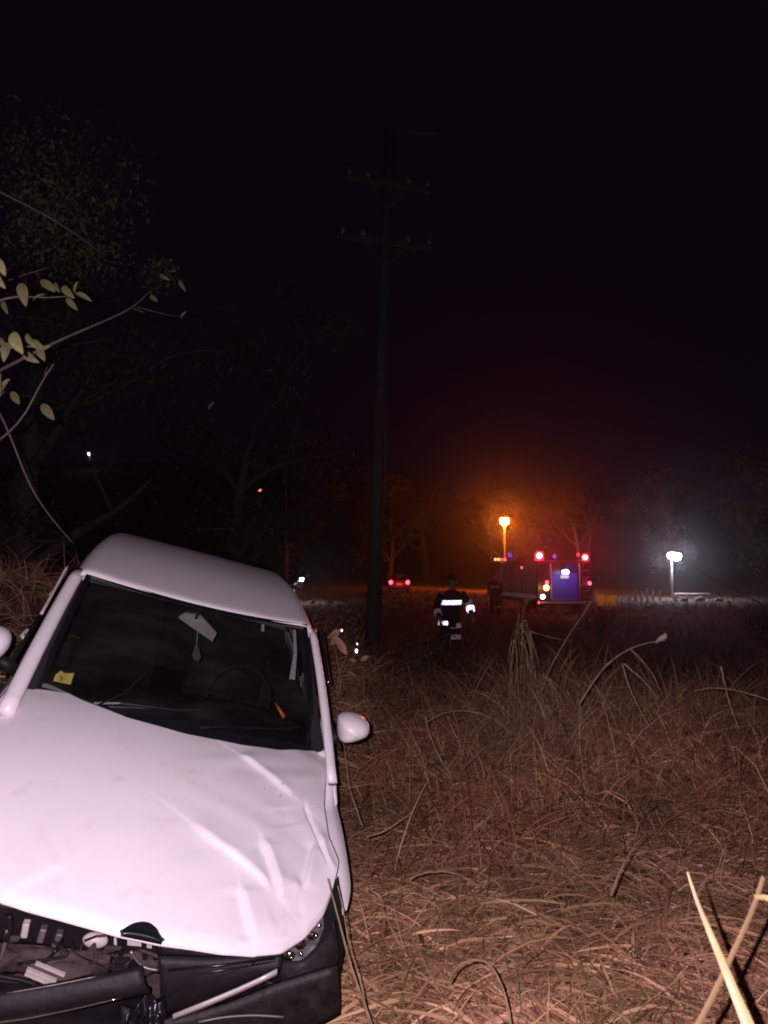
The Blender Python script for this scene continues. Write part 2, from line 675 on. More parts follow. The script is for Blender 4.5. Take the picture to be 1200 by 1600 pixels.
rear_px = [(73, 1067), (130, 1094), (200, 1121), (290, 1146), (380, 1164), (440, 1172), (490, 1173), (508, 1171)]
right_px = [(508, 1171), (509, 1210), (506, 1260), (514, 1310), (529, 1345), (526, 1368)]
front_px = [(0, 1402), (60, 1420), (130, 1440), (190, 1457), (225, 1464), (252, 1470), (300, 1476), (350, 1484), (400, 1487), (443, 1483), (480, 1458), (508, 1425), (520, 1395), (526, 1368)]
Rr = xy([on_surf(a, b, zh) for a, b in rear_px])
Rg = xy([on_surf(a, b, zh) for a, b in right_px])
Fr = xy([on_surf(a, b, zh) for a, b in front_px])
rl = Vector((-0.715, Rr[0].y - 0.02))
Rr = [rl] + Rr
fl_ = Vector((-0.72, 0.36))
fl2 = fl_.lerp(Fr[0], 0.6) + Vector((0.01, -0.02))
Fr = [fl_, fl2] + Fr
Lf = [rl, Vector((-0.735, 0.8)), Vector((-0.735, 0.55)), fl_]
NU, NV = 200, 170
cr = smooth_poly(Rr, NU, 12)
cf = smooth_poly(Fr, NU, 3)
cl = smooth_poly(Lf, NV, 20)
cr2 = smooth_poly(Rg, NV, 2)


def polyd(p, P):
    """distance to a polyline and signed side"""
    best = 1e9
    sg = 1
    tt = 0
    tot = len(P) - 1
    for i in range(tot):
        a, b = P[i], P[i + 1]
        ab = b - a
        t = max(0, min(1, (p - a).dot(ab) / max(ab.length_squared, 1e-9)))
        q = a + ab * t
        d = (p - q).length
        if d < best:
            best = d
            sg = 1 if ab.x * (p.y - a.y) - ab.y * (p.x - a.x) > 0 else -1
            tt = (i + t) / tot
    return best, sg, tt


def hp(L_): return xy([on_surf(a, b, zh) for a, b in L_])


# folds: (line, kind, height, width): 'r' ridge, 's' step (one side lifted, fading away)
FOLDS = [
    (hp([(372, 1178), (410, 1205), (462, 1248)]), 'r', 0.0081, 0.0450),
    (hp([(372, 1178), (410, 1205), (462, 1248)]), 's', 0.0085, 0.1350),
    (hp([(296, 1285), (335, 1318), (375, 1345), (404, 1368), (430, 1396)]), 'r', 0.0099, 0.0450),
    (hp([(296, 1285), (335, 1318), (375, 1345), (404, 1368), (430, 1396)]), 's', 0.0102, 0.1350),
    (hp([(408, 1312), (420, 1340), (428, 1365), (436, 1396)]), 's', 0.0170, 0.0450),
    (hp([(434, 1397), (452, 1386), (472, 1384)]), 'r', 0.0112, 0.0300),
    (hp([(474, 1388), (482, 1350), (490, 1316)]), 's', -0.0119, 0.0450),
    (hp([(474, 1252), (484, 1278), (496, 1310), (512, 1352)]), 'v', 0.0120, 0.0070),
    (hp([(376, 1382), (384, 1420), (398, 1472)]), 's', 0.0127, 0.0600),
    (hp([(500, 1300), (512, 1340), (526, 1366)]), 'r', 0.0136, 0.0300),
    (hp([(20, 1390), (60, 1372), (100, 1350)]), 's', 0.0045, 0.0900),
    (hp([(455, 1290), (440, 1260)]), 'r', -0.0074, 0.0750),
    (hp([(420, 1435), (450, 1420), (480, 1425)]), 'r', -0.0087, 0.0525),
]


def dent(x, y):
    p = Vector((x, y))
    z = 0
    for P, k, h, wd in FOLDS:
        d, sg, t = polyd(p, P)
        if d > wd * 4: continue
        f = min(1, 5 * t + 0.15, 5 * (1 - t) + 0.15)
        if k == 'r': z += h * f * 0.75 * math.exp(-1.5 * (math.hypot(d, 0.008) - 0.008) / wd)
        elif k == 'v': z -= h * f * math.exp(-(d / wd) ** 2)
        else:
            e = math.exp(-(d / wd) ** 1.3)
            z += h * f * e * (1 if sg > 0 else -1) * math.tanh(d / 0.008)
    return z


P = []
for j in range(NV):
    v = j / (NV - 1)
    row = []
    for i in range(NU):
        u = i / (NU - 1)
        q = (cr[i] * (1 - v) + cf[i] * v) + (cl[j] * (1 - u) + cr2[j] * u)
        q -= cr[0] * (1 - u) * (1 - v) + cr[-1] * u * (1 - v) + cf[0] * (1 - u) * v + cf[-1] * u * v
        z = zh(q.x, q.y) + dent(q.x, q.y)
        z -= 0.020 * max(0, (v - 0.955) / 0.045) ** 2        # rolled front lip
        z += 0.0025 * math.sin(q.x * 19 + 3 * math.sin(q.y * 11)) * math.sin(q.y * 17 + 2) * sstep(-0.2, 0.4, q.x)
        row.append((q.x, q.y, z))
    P.append(row)
bc = on_surf(222, 1464, zh)
mbh = MB().grid(P)
mbh.f = [f[::-1] for f in mbh.f]
hood = mbh.build('hood', paint, car, smooth=True, thick=0.016)
# half-round black badge socket let into the front lip
be = [on_surf(a_, b_, zh) for a_, b_ in ((190, 1458), (199, 1448), (210, 1443), (222, 1441), (234, 1443), (245, 1452), (254, 1471))]
bo = smooth_poly(be, 25, 1)
lip0, lip1 = be[0], be[-1]
mb = MB()
rows = []
for k, p in enumerate(bo):
    q = lip0.lerp(lip1, k / 24)
    row = []
    for j in range(8):
        c_ = p.lerp(q, j / 7)
        row.append((c_.x, c_.y, zh(c_.x, c_.y) + dent(c_.x, c_.y) + (0.004 if j < 7 else -0.012) - 0.003 * math.sin(PI * j / 7)))
    rows.append(row)
mb.grid(rows)
mb.build('badge_socket', gloss, hood, smooth=True, thick=0.012)

# --- windscreen
WB = [(x, 1.14 - 0.06 * (1 - (x / 0.66) ** 2), 0.945 - 0.01 * (x / 0.66) ** 2) for x in np.linspace(-0.66, 0.66, 25)]
tl, tr_ = on_y(137, 893, 1.80), on_y(479, 976, 1.80)
WT = []
for k in range(25):
    u = k / 24
    p = tl.lerp(tr_, u)
    WT.append((p.x, 1.80 - 0.10 * (1 - (2 * u - 1) ** 2) + 0.0, p.z + 0.022 * (1 - (2 * u - 1) ** 2) - 0.03 * (1 - (2 * u - 1) ** 2)))
rows = []
for j in range(13):
    v = j / 12
    row = []
    for i in range(25):
        a, b = Vector(WB[i]), Vector(WT[i])
        p = a.lerp(b, v)
        p.z += 0.022 * math.sin(PI * v)
        row.append(p)
    rows.append(row)
ws = MB().grid(rows).build('windshield', wind, car, smooth=True)
WSROWS = rows


def ws_pt(u, v, off=0.0):
    i = min(23.999, max(0, u * 24))
    j = min(11.999, max(0, v * 12))
    a, b = int(i), int(j)
    p = rows_at(b, a).lerp(rows_at(b, a + 1), i - a).lerp(rows_at(b + 1, a).lerp(rows_at(b + 1, a + 1), i - a), j - b)
    return p + Vector((0, -0.5, 0.86)) * off


def rows_at(j, i): return Vector(WSROWS[j][i])


# black ceramic band round the edge of the glass
bw = MB()
NB = 40
for (e0, e1) in (((0, 0), (1, 0)), ((1, 0), (1, 1)), ((1, 1), (0, 1)), ((0, 1), (0, 0))):
    rr = []
    for k in range(NB + 1):
        t = k / NB
        u, v = e0[0] + (e1[0] - e0[0]) * t, e0[1] + (e1[1] - e0[1]) * t
        iu, iv = min(max(u, 0.022), 0.978), min(max(v, 0.04), 0.96)
        rr.append([ws_pt(u, v, 0.004), ws_pt(iu, iv, 0.004)])
    bw.grid(rr)
bw.build('windshield_seal', gloss, ws, smooth=True)

# --- roof with rounded rails
roof_rows = []
NR = 34


def wt(u):
    u2 = min(1, max(0, u)) * 24
    i = int(min(23, u2))
    return Vector(WT[i]).lerp(Vector(WT[i + 1]), u2 - i)


for j in range(NR + 1):
    v = j / NR
    row = []
    for i in range(41):
        s_ = -1 + 2 * i / 40
        f0 = wt(0.5 + 0.5 * s_)
        wid = 1.115 - 0.05 * v - 0.06 * v * v
        x = f0.x * wid
        yy = f0.y + v * (1.28 + 0.02 * (1 - s_ * s_) - (f0.y - 1.72) * 0.8)
        ed = max(0, abs(s_) - 0.86) / 0.14
        z = f0.z + 0.010 + 0.060 * math.sin(PI * min(1, 0.75 * v)) * (1 - 0.35 * s_ * s_) - 0.060 * v ** 2.2 - 0.06 * ed ** 2.4
        if j == 0: z -= 0.010; yy -= 0.004
        row.append((x, yy, z))
    roof_rows.append(row)
roof = MB().grid(roof_rows).build('roof', paint, car, smooth=True, thick=0.02)

# --- pillars, side frames, sides for each flank
def side_x(y, z):
    """half width of the body side below the belt"""
    nose = 0.16 * (1 - sstep(0.05, 0.55, y)) + 0.10 * sstep(3.3, 3.95, y)
    bulge = 0.03 * math.sin(PI * min(1, max(0, (z - 0.2) / 0.8)))
    return 0.775 + bulge - nose - 0.05 * sstep(0.75, 1.0, z)


WHY = (0.78, 3.22)
WR = 0.30


def flank(sx, y0, y1, name, zt=lambda y: 0.955, m=paint):
    ny_, nz_ = max(6, int((y1 - y0) / 0.035)), 22
    rows_ = []
    for i in range(ny_ + 1):
        y = y0 + (y1 - y0) * i / ny_
        row = []
        for k in range(nz_ + 1):
            z = 0.20 + (zt(y) - 0.20) * k / nz_
            yy, zz = y, z
            for wy in WHY:
                d = math.hypot(y - wy, z - WR)
                if d < 0.345:
                    a = math.atan2(z - WR, y - wy) if d > 1e-6 else PI / 2
                    if a < 0: a = 0 if a > -PI / 2 else PI
                    yy, zz = wy + 0.345 * math.cos(a), max(z, WR + 0.345 * math.sin(a))
            yy = min(max(yy, y0), y1)
            row.append((sx * (side_x(yy, zz) - (0.022 * (1 - sstep(0.9, 1.18, yy)) if sx > 0 else 0)), yy, zz))
        rows_.append(row)
    o = MB().grid(rows_ if sx > 0 else rows_[::-1]).build(name, m, car, smooth=True, thick=0.012)
    return o


def topz(y, sx=-1):
    if sx == -1 and y < 1.1: return zh(0.74, y) - 0.03
    if sx > 0: return topz(y) - 0.12 * (1 - sstep(0.95, 1.15, y))
    return 0.955 if y > 1.1 else zh(0.74, y) + 0.012


for sx in (-1, 1):
    fe = flank(sx, 0.40, 1.18, 'fender', lambda y: topz(y, sx))
    if sx > 0: fe['label'] = 'crumpled fender on the lower side'
    # shelf between the fender top and the bonnet edge
    rr = []
    for k in range(20):
        y = 0.41 + 0.76 * k / 19
        xo = side_x(y, topz(y, sx))
        rr.append([(sx * xo, y, topz(y, sx)), (sx * (xo - 0.04), y, topz(y, sx) - 0.004), (sx * (xo - 0.09), y, min(zh(xo - 0.09, y) - 0.03, topz(y, sx) - 0.01))])
    MB().grid(rr).build('fender_rail', paint, fe, smooth=True, thick=0.008)
    for y0, y1 in ((1.19, 2.20), (2.21, 3.02)):
        d = flank(sx, y0, y1, 'door')
        MB().tube([(sx * 0.83, y1 - 0.2, 0.82), (sx * 0.86, y1 - 0.17, 0.825), (sx * 0.86, y1 - 0.08, 0.825), (sx * 0.83, y1 - 0.05, 0.82)], 0.012, 8).build('handle', paint, d, smooth=True)
        MB().box((sx * 0.81, (y0 + y1) / 2, 0.48), (0.03, y1 - y0 - 0.02, 0.05)).build('rub_strip', black, d)
    flank(sx, 3.03, 3.92, 'quarter_panel')
    # window frames: A pillar, B pillar, C pillar and rail
    A0 = on_y(513, 1176, 1.05) if sx > 0 else on_y(31, 1070, 1.05)
    A1 = on_y(488, 984, 1.83) if sx > 0 else on_y(123, 893, 1.83)
    wdt = 0.024 if sx > 0 else 0.036
    A0 = A0 + (A0 - A1).normalized() * 0.17
    path = [A0.lerp(A1, t) + Vector((sx * 0.004, 0, 0.014)) * math.sin(PI * t) for t in [k / 12 for k in range(13)]]
    MB().tube(path, [wdt * (1.0 - 0.1 * k / 12) for k in range(13)], 12, flat=0.8).build('pillar', paint, car, smooth=True)
    rail = [A1, (A1.x, 2.3, A1.z + 0.015), (A1.x - sx * 0.03, 2.8, A1.z - 0.01), (A1.x - sx * 0.05, 3.1, A1.z - 0.06), (sx * 0.66, 3.5, 1.06), (sx * 0.72, 3.75, 0.95)]
    MB().tube([p + Vector((-sx * 0.012, 0, -0.03)) for p in smooth_poly(rail, 24, 3)], 0.024, 10).build('roof_rail', paint, car, smooth=True)
    MB().tube([(sx * 0.76, 2.20, 0.94), (sx * 0.60, 2.24, 1.31)], 0.036, 8).build('pillar', gloss, car, smooth=True)
    for (ya, yb, yc, yd) in ((1.22, 2.17, 1.90, 2.19), (2.24, 3.35, 2.28, 3.0)):
        MB().grid([[(sx * 0.765, ya, 0.95), (sx * 0.765, yb, 0.95)], [(sx * 0.61, yc, 1.32), (sx * 0.595, yd, 1.30)]]).build('side_window', sideg, car)
    # rain deflector over the front window
    q = [A0.lerp(A1, t) + Vector((sx * 0.065, 0.055, -0.005)) for t in (0.60, 0.75, 0.9, 1.0)]
    MB().tube(smooth_poly(q, 16, 2), 0.008, 6).build('window_visor', palep if sx < 0 else chrome, car, smooth=True)
    MB().tube([(sx * 0.795, 1.2, 0.962), (sx * 0.805, 2.2, 0.965), (sx * 0.79, 3.1, 0.965)], 0.011, 6).build('window_seal', black, car, smooth=True)

# rear window, boot lid, tail, floor
MB().grid([[(-0.50, 3.12, 1.36), (0.50, 3.12, 1.36)], [(-0.58, 3.52, 1.05), (0.58, 3.52, 1.05)]]).build('rear_window', sideg, car)
MB().grid([[(-0.66, 3.50, 1.06), (0, 3.50, 1.08), (0.66, 3.50, 1.06)], [(-0.68, 3.85, 1.02), (0, 3.88, 1.05), (0.68, 3.85, 1.02)], [(-0.68, 3.93, 0.7), (0, 3.97, 0.7), (0.68, 3.93, 0.7)]]).build('trunk_lid', paint, car, thick=0.02)
MB().grid([[(-0.72, 3.9, 0.7), (0, 3.98, 0.72), (0.72, 3.9, 0.7)], [(-0.74, 3.95, 0.3), (0, 4.02, 0.3), (0.74, 3.95, 0.3)]]).build('rear_bumper', paint, car, thick=0.03)
MB().box((0, 2.0, 0.22), (1.4, 3.6, 0.06)).build('underbody', black, car)

# wheels
for wy in WHY:
    for sx in (-1, 1):
        Rw = Matrix.Rotation(PI / 2, 3, 'Y')
        wl = MB().lathe((sx * 0.72, wy, WR), [(0.20, -0.085), (0.275, -0.085), (0.298, -0.06), (0.302, 0), (0.298, 0.06), (0.275, 0.085), (0.20, 0.085)], 32, Rw).build('wheel', rubber, car, smooth=True)
        rm = MB().lathe((sx * 0.775, wy, WR), [(0.19, -0.02), (0.195, 0.03), (0.18, 0.03), (0.06, 0.015), (0.03, 0.03), (0.01, 0.03)], 24, Rw if sx > 0 else Matrix.Rotation(-PI / 2, 3, 'Y'))
        rm.build('rim', alloy, wl, smooth=True)
        pad = MB()
        for k in range(36):
            a = 2 * PI * k / 36
            pad.box((sx * 0.72, wy + 0.302 * math.cos(a), WR + 0.302 * math.sin(a)), (0.15, 0.02, 0.012), M=Matrix.Rotation(a + PI / 2, 3, 'X'))
        pad.build('tread', rubber, wl, kind='stuff')

# door mirrors (shell, glass, arm)
def mirror(sx, pts_px, y, mname):
    poly = [on_y(a, b, y) for a, b in pts_px]
    c = sum(poly, Vector()) / len(poly)
    rows_ = []
    for sc_, dy in ((0.02, -0.085), (0.45, -0.078), (0.75, -0.058), (0.93, -0.028), (1.0, 0.01), (0.96, 0.05), (0.9, 0.065)):
        rows_.append([Vector((c.x + (p.x - c.x) * sc_, y + dy, c.z + (p.z - c.z) * sc_)) for p in poly + poly[:1]])
    m_ = MB().grid(rows_).build('mirror', paint, car, smooth=True)
    MB().slab([Vector((c.x + (p.x - c.x) * 0.86, y + 0.064, c.z + (p.z - c.z) * 0.86)) for p in poly], (0, 0.004, 0)).build('mirror_glass', gloss, m_)
    MB().tube([Vector((sx * 0.76, y + 0.06, 0.95)), Vector((c.x - sx * 0.06, y + 0.01, c.z - 0.06))], [0.035, 0.028], 8).build('mirror_arm', black, m_, smooth=True)
    return m_


def rnd_poly(P, n=28):
    Q = [Vector((a, b, 0)) for a, b in P]
    Q.append(Q[0])
    R = [lerp_poly(Q, k / n) for k in range(n)]
    for _ in range(2):
        R = [(R[i - 1] + R[i] * 2 + R[(i + 1) % n]) / 4 for i in range(n)]
    return [(p.x, p.y) for p in R]


mirror(1, rnd_poly([(528, 1124), (540, 1119), (556, 1119), (572, 1125), (580, 1134), (576, 1146), (560, 1152), (545, 1157), (528, 1158)]), 1.24, 'mirror')
mirror(-1, rnd_poly([(-52, 990), (-20, 982), (2, 982), (17, 994), (18, 1006), (6, 1026), (-20, 1036), (-50, 1034)]), 1.24, 'mirror')

# cowl and wipers
rr = []
for k in range(25):
    p = Vector(WB[k])
    rr.append([(p.x, p.y - 0.10, 0.885 - 0.03 * (p.x / 0.66) ** 2), (p.x, p.y - 0.04, 0.905 - 0.02 * (p.x / 0.66) ** 2), (p.x, p.y + 0.01, p.z + 0.004)])
MB().grid(rr).build('cowl', gloss, car, smooth=True)
for u0, u1, v1 in ((0.20, 0.52, 0.10), (0.56, 0.90, 0.11)):
    wp = MB().tube([ws_pt(u0, 0.01, 0.02), ws_pt(u0 + 0.08, 0.04, 0.03), ws_pt(u1, v1, 0.018)], [0.010, 0.008, 0.005], 6).build('wiper', gloss, car)
    MB().tube([ws_pt(u0 + 0.05, 0.02, 0.010), ws_pt(u1 + 0.03, v1 + 0.03, 0.010)], 0.005, 6).build('wiper_blade', gloss, wp)
# bent, pale arm edge seen near the corner
MB().tube([on_surf(152, 1102, lambda x, y: 0.972), ws_pt(0.28, 0.10, 0.03), ws_pt(0.34, 0.30, 0.012)], [0.004, 0.004, 0.002], 6).build('antenna_wire', black, car)

# ---------------- interior
def ws_ray(px, py, d):
    """a point d metres behind the glass along the line of sight"""
    dr = carray(px, py).normalized()
    n = Vector((0, -0.5, 0.86))
    a = Vector(WSROWS[6][12])
    t = (a - lo_).dot(n) / dr.dot(n)
    return lo_ + dr * (t + d)


rr = []
for k in range(13):
    x = -0.66 + 1.32 * k / 12
    rr.append([(x, 1.10, 0.93), (x, 1.25, 0.955), (x, 1.5, 0.93 + 0.03 * math.exp(-((x - 0.33) / 0.2) ** 2)), (x, 1.62, 0.86), (x, 1.60, 0.6), (x, 1.5, 0.4)])
dash = MB().grid(rr).build('dashboard', black, car, smooth=True)
sw = MB()
ring = [(0.33 + 0.18 * math.cos(a), 1.78 + 0.07 * math.sin(a), 0.86 + 0.165 * math.sin(a)) for a in [2 * PI * k / 28 for k in range(29)]]
sw.tube(ring, 0.014, 8)
sw.tube([(0.33, 1.6, 0.78), (0.33, 1.77, 0.85)], 0.03, 8)
for a in (0, PI, 1.5 * PI):
    sw.tube([(0.33, 1.77, 0.85), (0.33 + 0.18 * math.cos(a), 1.78 + 0.07 * math.sin(a), 0.86 + 0.165 * math.sin(a))], 0.013, 6)
sw.build('steering_wheel', fabric, car, smooth=True)
for sx in (-1, 1):
    st = MB()
    st.lathe((sx * 0.35, 2.35, 0.40), [(0.25, 0), (0.27, 0.06), (0.25, 0.13), (0.2, 0.15)], 16, sc=(0.95, 1.0, 1))
    s1 = st.build('seat', maroon if sx < 0 else fabric, car, smooth=True)
    bk = MB()
    rws = []
    for k in range(9):
        v = k / 8
        ww = 0.25 - 0.07 * v ** 2
        cy, cz = 2.52 + 0.22 * v, 0.50 + 0.62 * v
        rws.append([(sx * 0.35 + ww * math.cos(a), cy + 0.075 * math.sin(a), cz) for a in [2 * PI * q / 14 for q in range(15)]])
    bk.grid(rws)
    b2 = bk.build('seat_back', maroon if sx < 0 else fabric, s1, smooth=True)
    MB().ball((sx * 0.35, 2.80, 1.23), 0.1, 12, 8, (1.2, 0.5, 0.9)).build('headrest', fabric, s1, smooth=True)
# rear bench
rb = MB()
rb.box((0, 3.12, 0.80), (1.36, 0.16, 0.72))
rb.build('rear_seat', fabric, car, bevel=0.03)
MB().box((0, 3.5, 0.985), (1.3, 0.72, 0.03)).build('parcel_shelf', fabric, car)
# rear-view mirror: pale housing turned askew
poly = [ws_ray(a, b, 0.10) for a, b in ((278, 965), (290, 958), (314, 962), (339, 990), (332, 1003), (300, 981))]
rv = MB().slab(poly, (0, 0.03, 0)).build('rearview_mirror', palep, car, bevel=0.004)
MB().tube([ws_ray(305, 968, 0.11), ws_ray(318, 945, 0.01)], 0.008, 6).build('mirror_stem', black, rv)
# hanging air freshener
p0 = ws_ray(307, 1000, 0.12)
mb = MB()
mb.slab([ws_ray(a, b, 0.12) for a, b in ((307, 1004), (311, 1014), (314, 1026), (310, 1033), (303, 1031), (300, 1024), (303, 1014))], (0, 0.004, 0))
af = mb.build('air_freshener', mat('grey card', (0.12, 0.12, 0.12), 0.7), car)
MB().tube([ws_ray(309, 985, 0.11), ws_ray(307, 1005, 0.122)], 0.0015, 5).build('cord', strap, af)
# seat belt, visors
MB().slab([ws_ray(a, b, 0.14) for a, b in ((458, 984), (462, 984), (464, 1020), (461, 1062), (452, 1061), (459, 1020))], (0, 0.003, 0)).build('seat_belt', strap, car)
MB().slab([ws_ray(a, b, 0.10) for a, b in ((409, 973), (413, 974), (413, 987), (408, 986))], (0, 0.003, 0)).build('belt_clip', strap, car)
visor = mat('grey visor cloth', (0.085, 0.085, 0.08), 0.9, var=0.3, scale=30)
MB().slab([ws_ray(a, b, 0.09) for a, b in ((140, 903), (166, 905), (268, 930), (266, 938), (160, 914), (140, 910))], (0, 0.02, -0.004)).build('sun_visor', visor, car)
MB().slab([ws_ray(a, b, 0.09) for a, b in ((364, 961), (445, 978), (448, 986), (366, 963))], (0, 0.02, -0.004)).build('sun_visor', visor, car)
# yellow sticker on the lower corner of the glass with a dark figure on it
ys_ = mat('yellow sticker', (0.30, 0.27, 0.05), 0.6, var=0.3, scale=30)
sk = MB().slab([ws_ray(a, b, -0.004) for a, b in ((83, 1064), (87, 1054), (95, 1048), (101, 1052), (116, 1052), (110, 1070))], (0, 0.003, 0)).build('sticker', ys_, car)
MB().tube([ws_ray(94, 1057, -0.010), ws_ray(97, 1059, -0.010), ws_ray(95, 1064, -0.010)], 0.0022, 5).build('printed_mark', black, sk)
# orange reflection in the windscreen, modelled as a small solid streak behind the glass
og = mat('orange reflection colour', (0.85, 0.17, 0.02), 0.4, var=0.3, scale=30)
MB().tube([ws_ray(430, 1098, 0.10), ws_ray(436, 1108, 0.10), ws_ray(444, 1121, 0.10)], [0.003, 0.008, 0.010], 8).build('orange_reflection', og, car, smooth=True)
for sx in (-1, 1):
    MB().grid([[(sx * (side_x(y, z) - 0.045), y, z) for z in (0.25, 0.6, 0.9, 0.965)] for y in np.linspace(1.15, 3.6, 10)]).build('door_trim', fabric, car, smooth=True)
    A0 = on_y(513, 1176, 1.05) if sx > 0 else on_y(31, 1070, 1.05)
    A1 = on_y(488, 984, 1.83) if sx > 0 else on_y(123, 893, 1.83)
    off = Vector((-sx * 0.03, 0.085, -0.035))
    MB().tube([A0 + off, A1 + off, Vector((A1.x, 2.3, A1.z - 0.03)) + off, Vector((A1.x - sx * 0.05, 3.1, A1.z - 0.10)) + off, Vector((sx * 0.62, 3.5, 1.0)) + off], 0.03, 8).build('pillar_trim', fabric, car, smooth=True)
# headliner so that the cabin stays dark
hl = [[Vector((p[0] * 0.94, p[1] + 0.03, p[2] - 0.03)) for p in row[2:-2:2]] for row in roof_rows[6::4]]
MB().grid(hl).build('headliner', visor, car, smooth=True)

# ---------------- broken front end
def ribbon(px, y, h, dy=0.0):
    return [on_y(a, b, y + dy) for a, b in px]


def panel(name, top, bot, y, m, depth=0.06, bow=0.03, parent=car, n=24, prof=None):
    """a curved moulding between two pixel lines on the car's front plane"""
    T_ = smooth_poly([on_y(a, b, y) for a, b in top], n, 3)
    B_ = smooth_poly([on_y(a, b, y) for a, b in bot], n, 3)
    rws = []
    for i in range(n):
        row = []
        for k in range(9):
            v = k / 8
            p = T_[i].lerp(B_[i], v)
            p.y -= bow * math.sin(PI * v)
            row.append(p)
        rws.append(row)
    return MB().grid(rws).build(name, m, parent, smooth=True, thick=depth)


YF = 0.14
# radiator support and fan cowl set back behind the opening
panel('radiator_support', [(-60, 1398), (80, 1428), (200, 1462), (300, 1480), (440, 1486)], [(-60, 1470), (80, 1478), (200, 1495), (300, 1520), (440, 1520)], 0.30, black, 0.02, 0.0)
panel('radiator', [(-80, 1440), (120, 1470), (260, 1490)], [(-80, 1640), (120, 1640), (260, 1640)], 0.33, rust, 0.02, 0.0)
panel('inner_shield', [(250, 1470), (350, 1484), (450, 1486)], [(250, 1640), (350, 1640), (470, 1640)], 0.26, black, 0.02, 0.0)
mb = MB()
for k, (a, b) in enumerate(((34, 1440), (60, 1448), (84, 1455))):                 # pale ribs seen under the bonnet lip
    p = on_y(a + 6, b + 11, 0.25)
    MB().box(p, (0.022, 0.03, 0.052), M=Matrix.Rotation(0.1 * k - 0.12, 3, 'Y')).build('coil_cap', palep if k == 0 else alloy, car, bevel=0.004)
rs = MB().ball(on_y(149, 1469, 0.24), 0.035, 14, 10, (1.25, 0.7, 0.75)).build('reservoir', palep, car, smooth=True)
MB().tube([on_y(132, 1470, 0.205), on_y(150, 1463, 0.203), on_y(164, 1462, 0.205)], 0.004, 6).build('reservoir_cap_seam', black, rs)
for a, b in (((178, 1470), (190, 1473)), ((199, 1471), (222, 1474)), ((226, 1475), (238, 1477))):
    MB().slab([on_y(a[0], a[1] - 3, 0.23), on_y(b[0], b[1] - 3, 0.23), on_y(b[0], b[1] + 5, 0.23), on_y(a[0], a[1] + 6, 0.23)], (0, 0.02, 0)).build('bracket', palep, car)
for a in (186, 224, 240):
    MB().tube([on_y(a, 1466, 0.20), on_y(a + 3, 1500, 0.20)], 0.009, 6).build('strut', black, car)
MB().tube(smooth_poly([on_y(204, 1486, 0.18), on_y(218, 1508, 0.175), on_y(232, 1514, 0.17), on_y(248, 1516, 0.17)], 14, 2), 0.005, 6).build('cable', alloy, car, smooth=True)
# crushed crossmember, dusty, with creases
rws = []
for i in range(30):
    u = i / 29
    row = []
    for k in range(8):
        v = k / 7
        p = on_y(-30 + 280 * u, 1478 + 40 * u * 0.3 + 46 * v - 10 * u * v, 0.22 - 0.03 * math.sin(PI * v))
        p.y += 0.012 * math.sin(u * 23 + v * 4) + 0.008 * math.sin(u * 51 + v * 9)
        row.append(p)
    rws.append(row)
MB().grid(rws).build('crossmember', rust, car, smooth=True, thick=0.01)
for a, b, c in ((1514, 105, 50), (1523, 78, 50), (1530, 76, 48)):
    MB().box(on_y(c + b / 2 - 24, a, 0.150), (0.105, 0.012, 0.0075), M=Matrix.Rotation(0.30, 3, 'Y')).build('cooling_fin', palep, car)
MB().slab([on_y(a, b, 0.175) for a, b in ((48, 1508), (110, 1512), (142, 1521), (100, 1532), (50, 1534))], (0, 0.02, 0)).build('dented_plate', mat('dull plate', (0.13, 0.10, 0.10), 0.5, 0.3, var=0.5, scale=20), car)
for P_, r_ in (([(12, 1452), (8, 1475), (0, 1502)], 0.007), ([(14, 1430), (16, 1450), (10, 1470)], 0.01), ([(-10, 1524), (30, 1530), (60, 1540)], 0.008)):
    MB().tube(smooth_poly([on_y(a, b, 0.17) for a, b in P_], 10, 2), r_, 6).build('hose', alloy if r_ == 0.007 else black, car, smooth=True)
for k in range(26):
    a, b = rnd.uniform(0, 470), rnd.uniform(0, 1)
    py_ = 1440 + 0.16 * a + 16 + b * 52
    c = on_y(a, py_, 0.16 + rnd.uniform(-0.02, 0.03))
    q = [c + Vector((rnd.uniform(-.04, .04), rnd.uniform(-.008, .008), rnd.uniform(-.022, .022))) for _ in range(5)]
    q.sort(key=lambda p: math.atan2(p.z - c.z, p.x - c.x))
    MB().slab(q, (rnd.uniform(-.01, .01), 0.010, 0.006)).build('broken_shard', rnd.choice((gloss, black, black, rust, alloy if k % 9 == 0 else rust)), car)
for k in range(9):
    a = rnd.uniform(-10, 420)
    py_ = 1455 + 0.13 * a
    P_ = [on_y(a, py_, 0.2), on_y(a + rnd.uniform(-30, 40), py_ + rnd.uniform(10, 30), 0.15), on_y(a + rnd.uniform(-50, 60), py_ + rnd.uniform(25, 60), 0.17)]
    MB().tube(smooth_poly(P_, 12, 2), rnd.uniform(0.002, 0.006), 6).build('wire', rnd.choice((gloss, black, rust)), car, smooth=True)
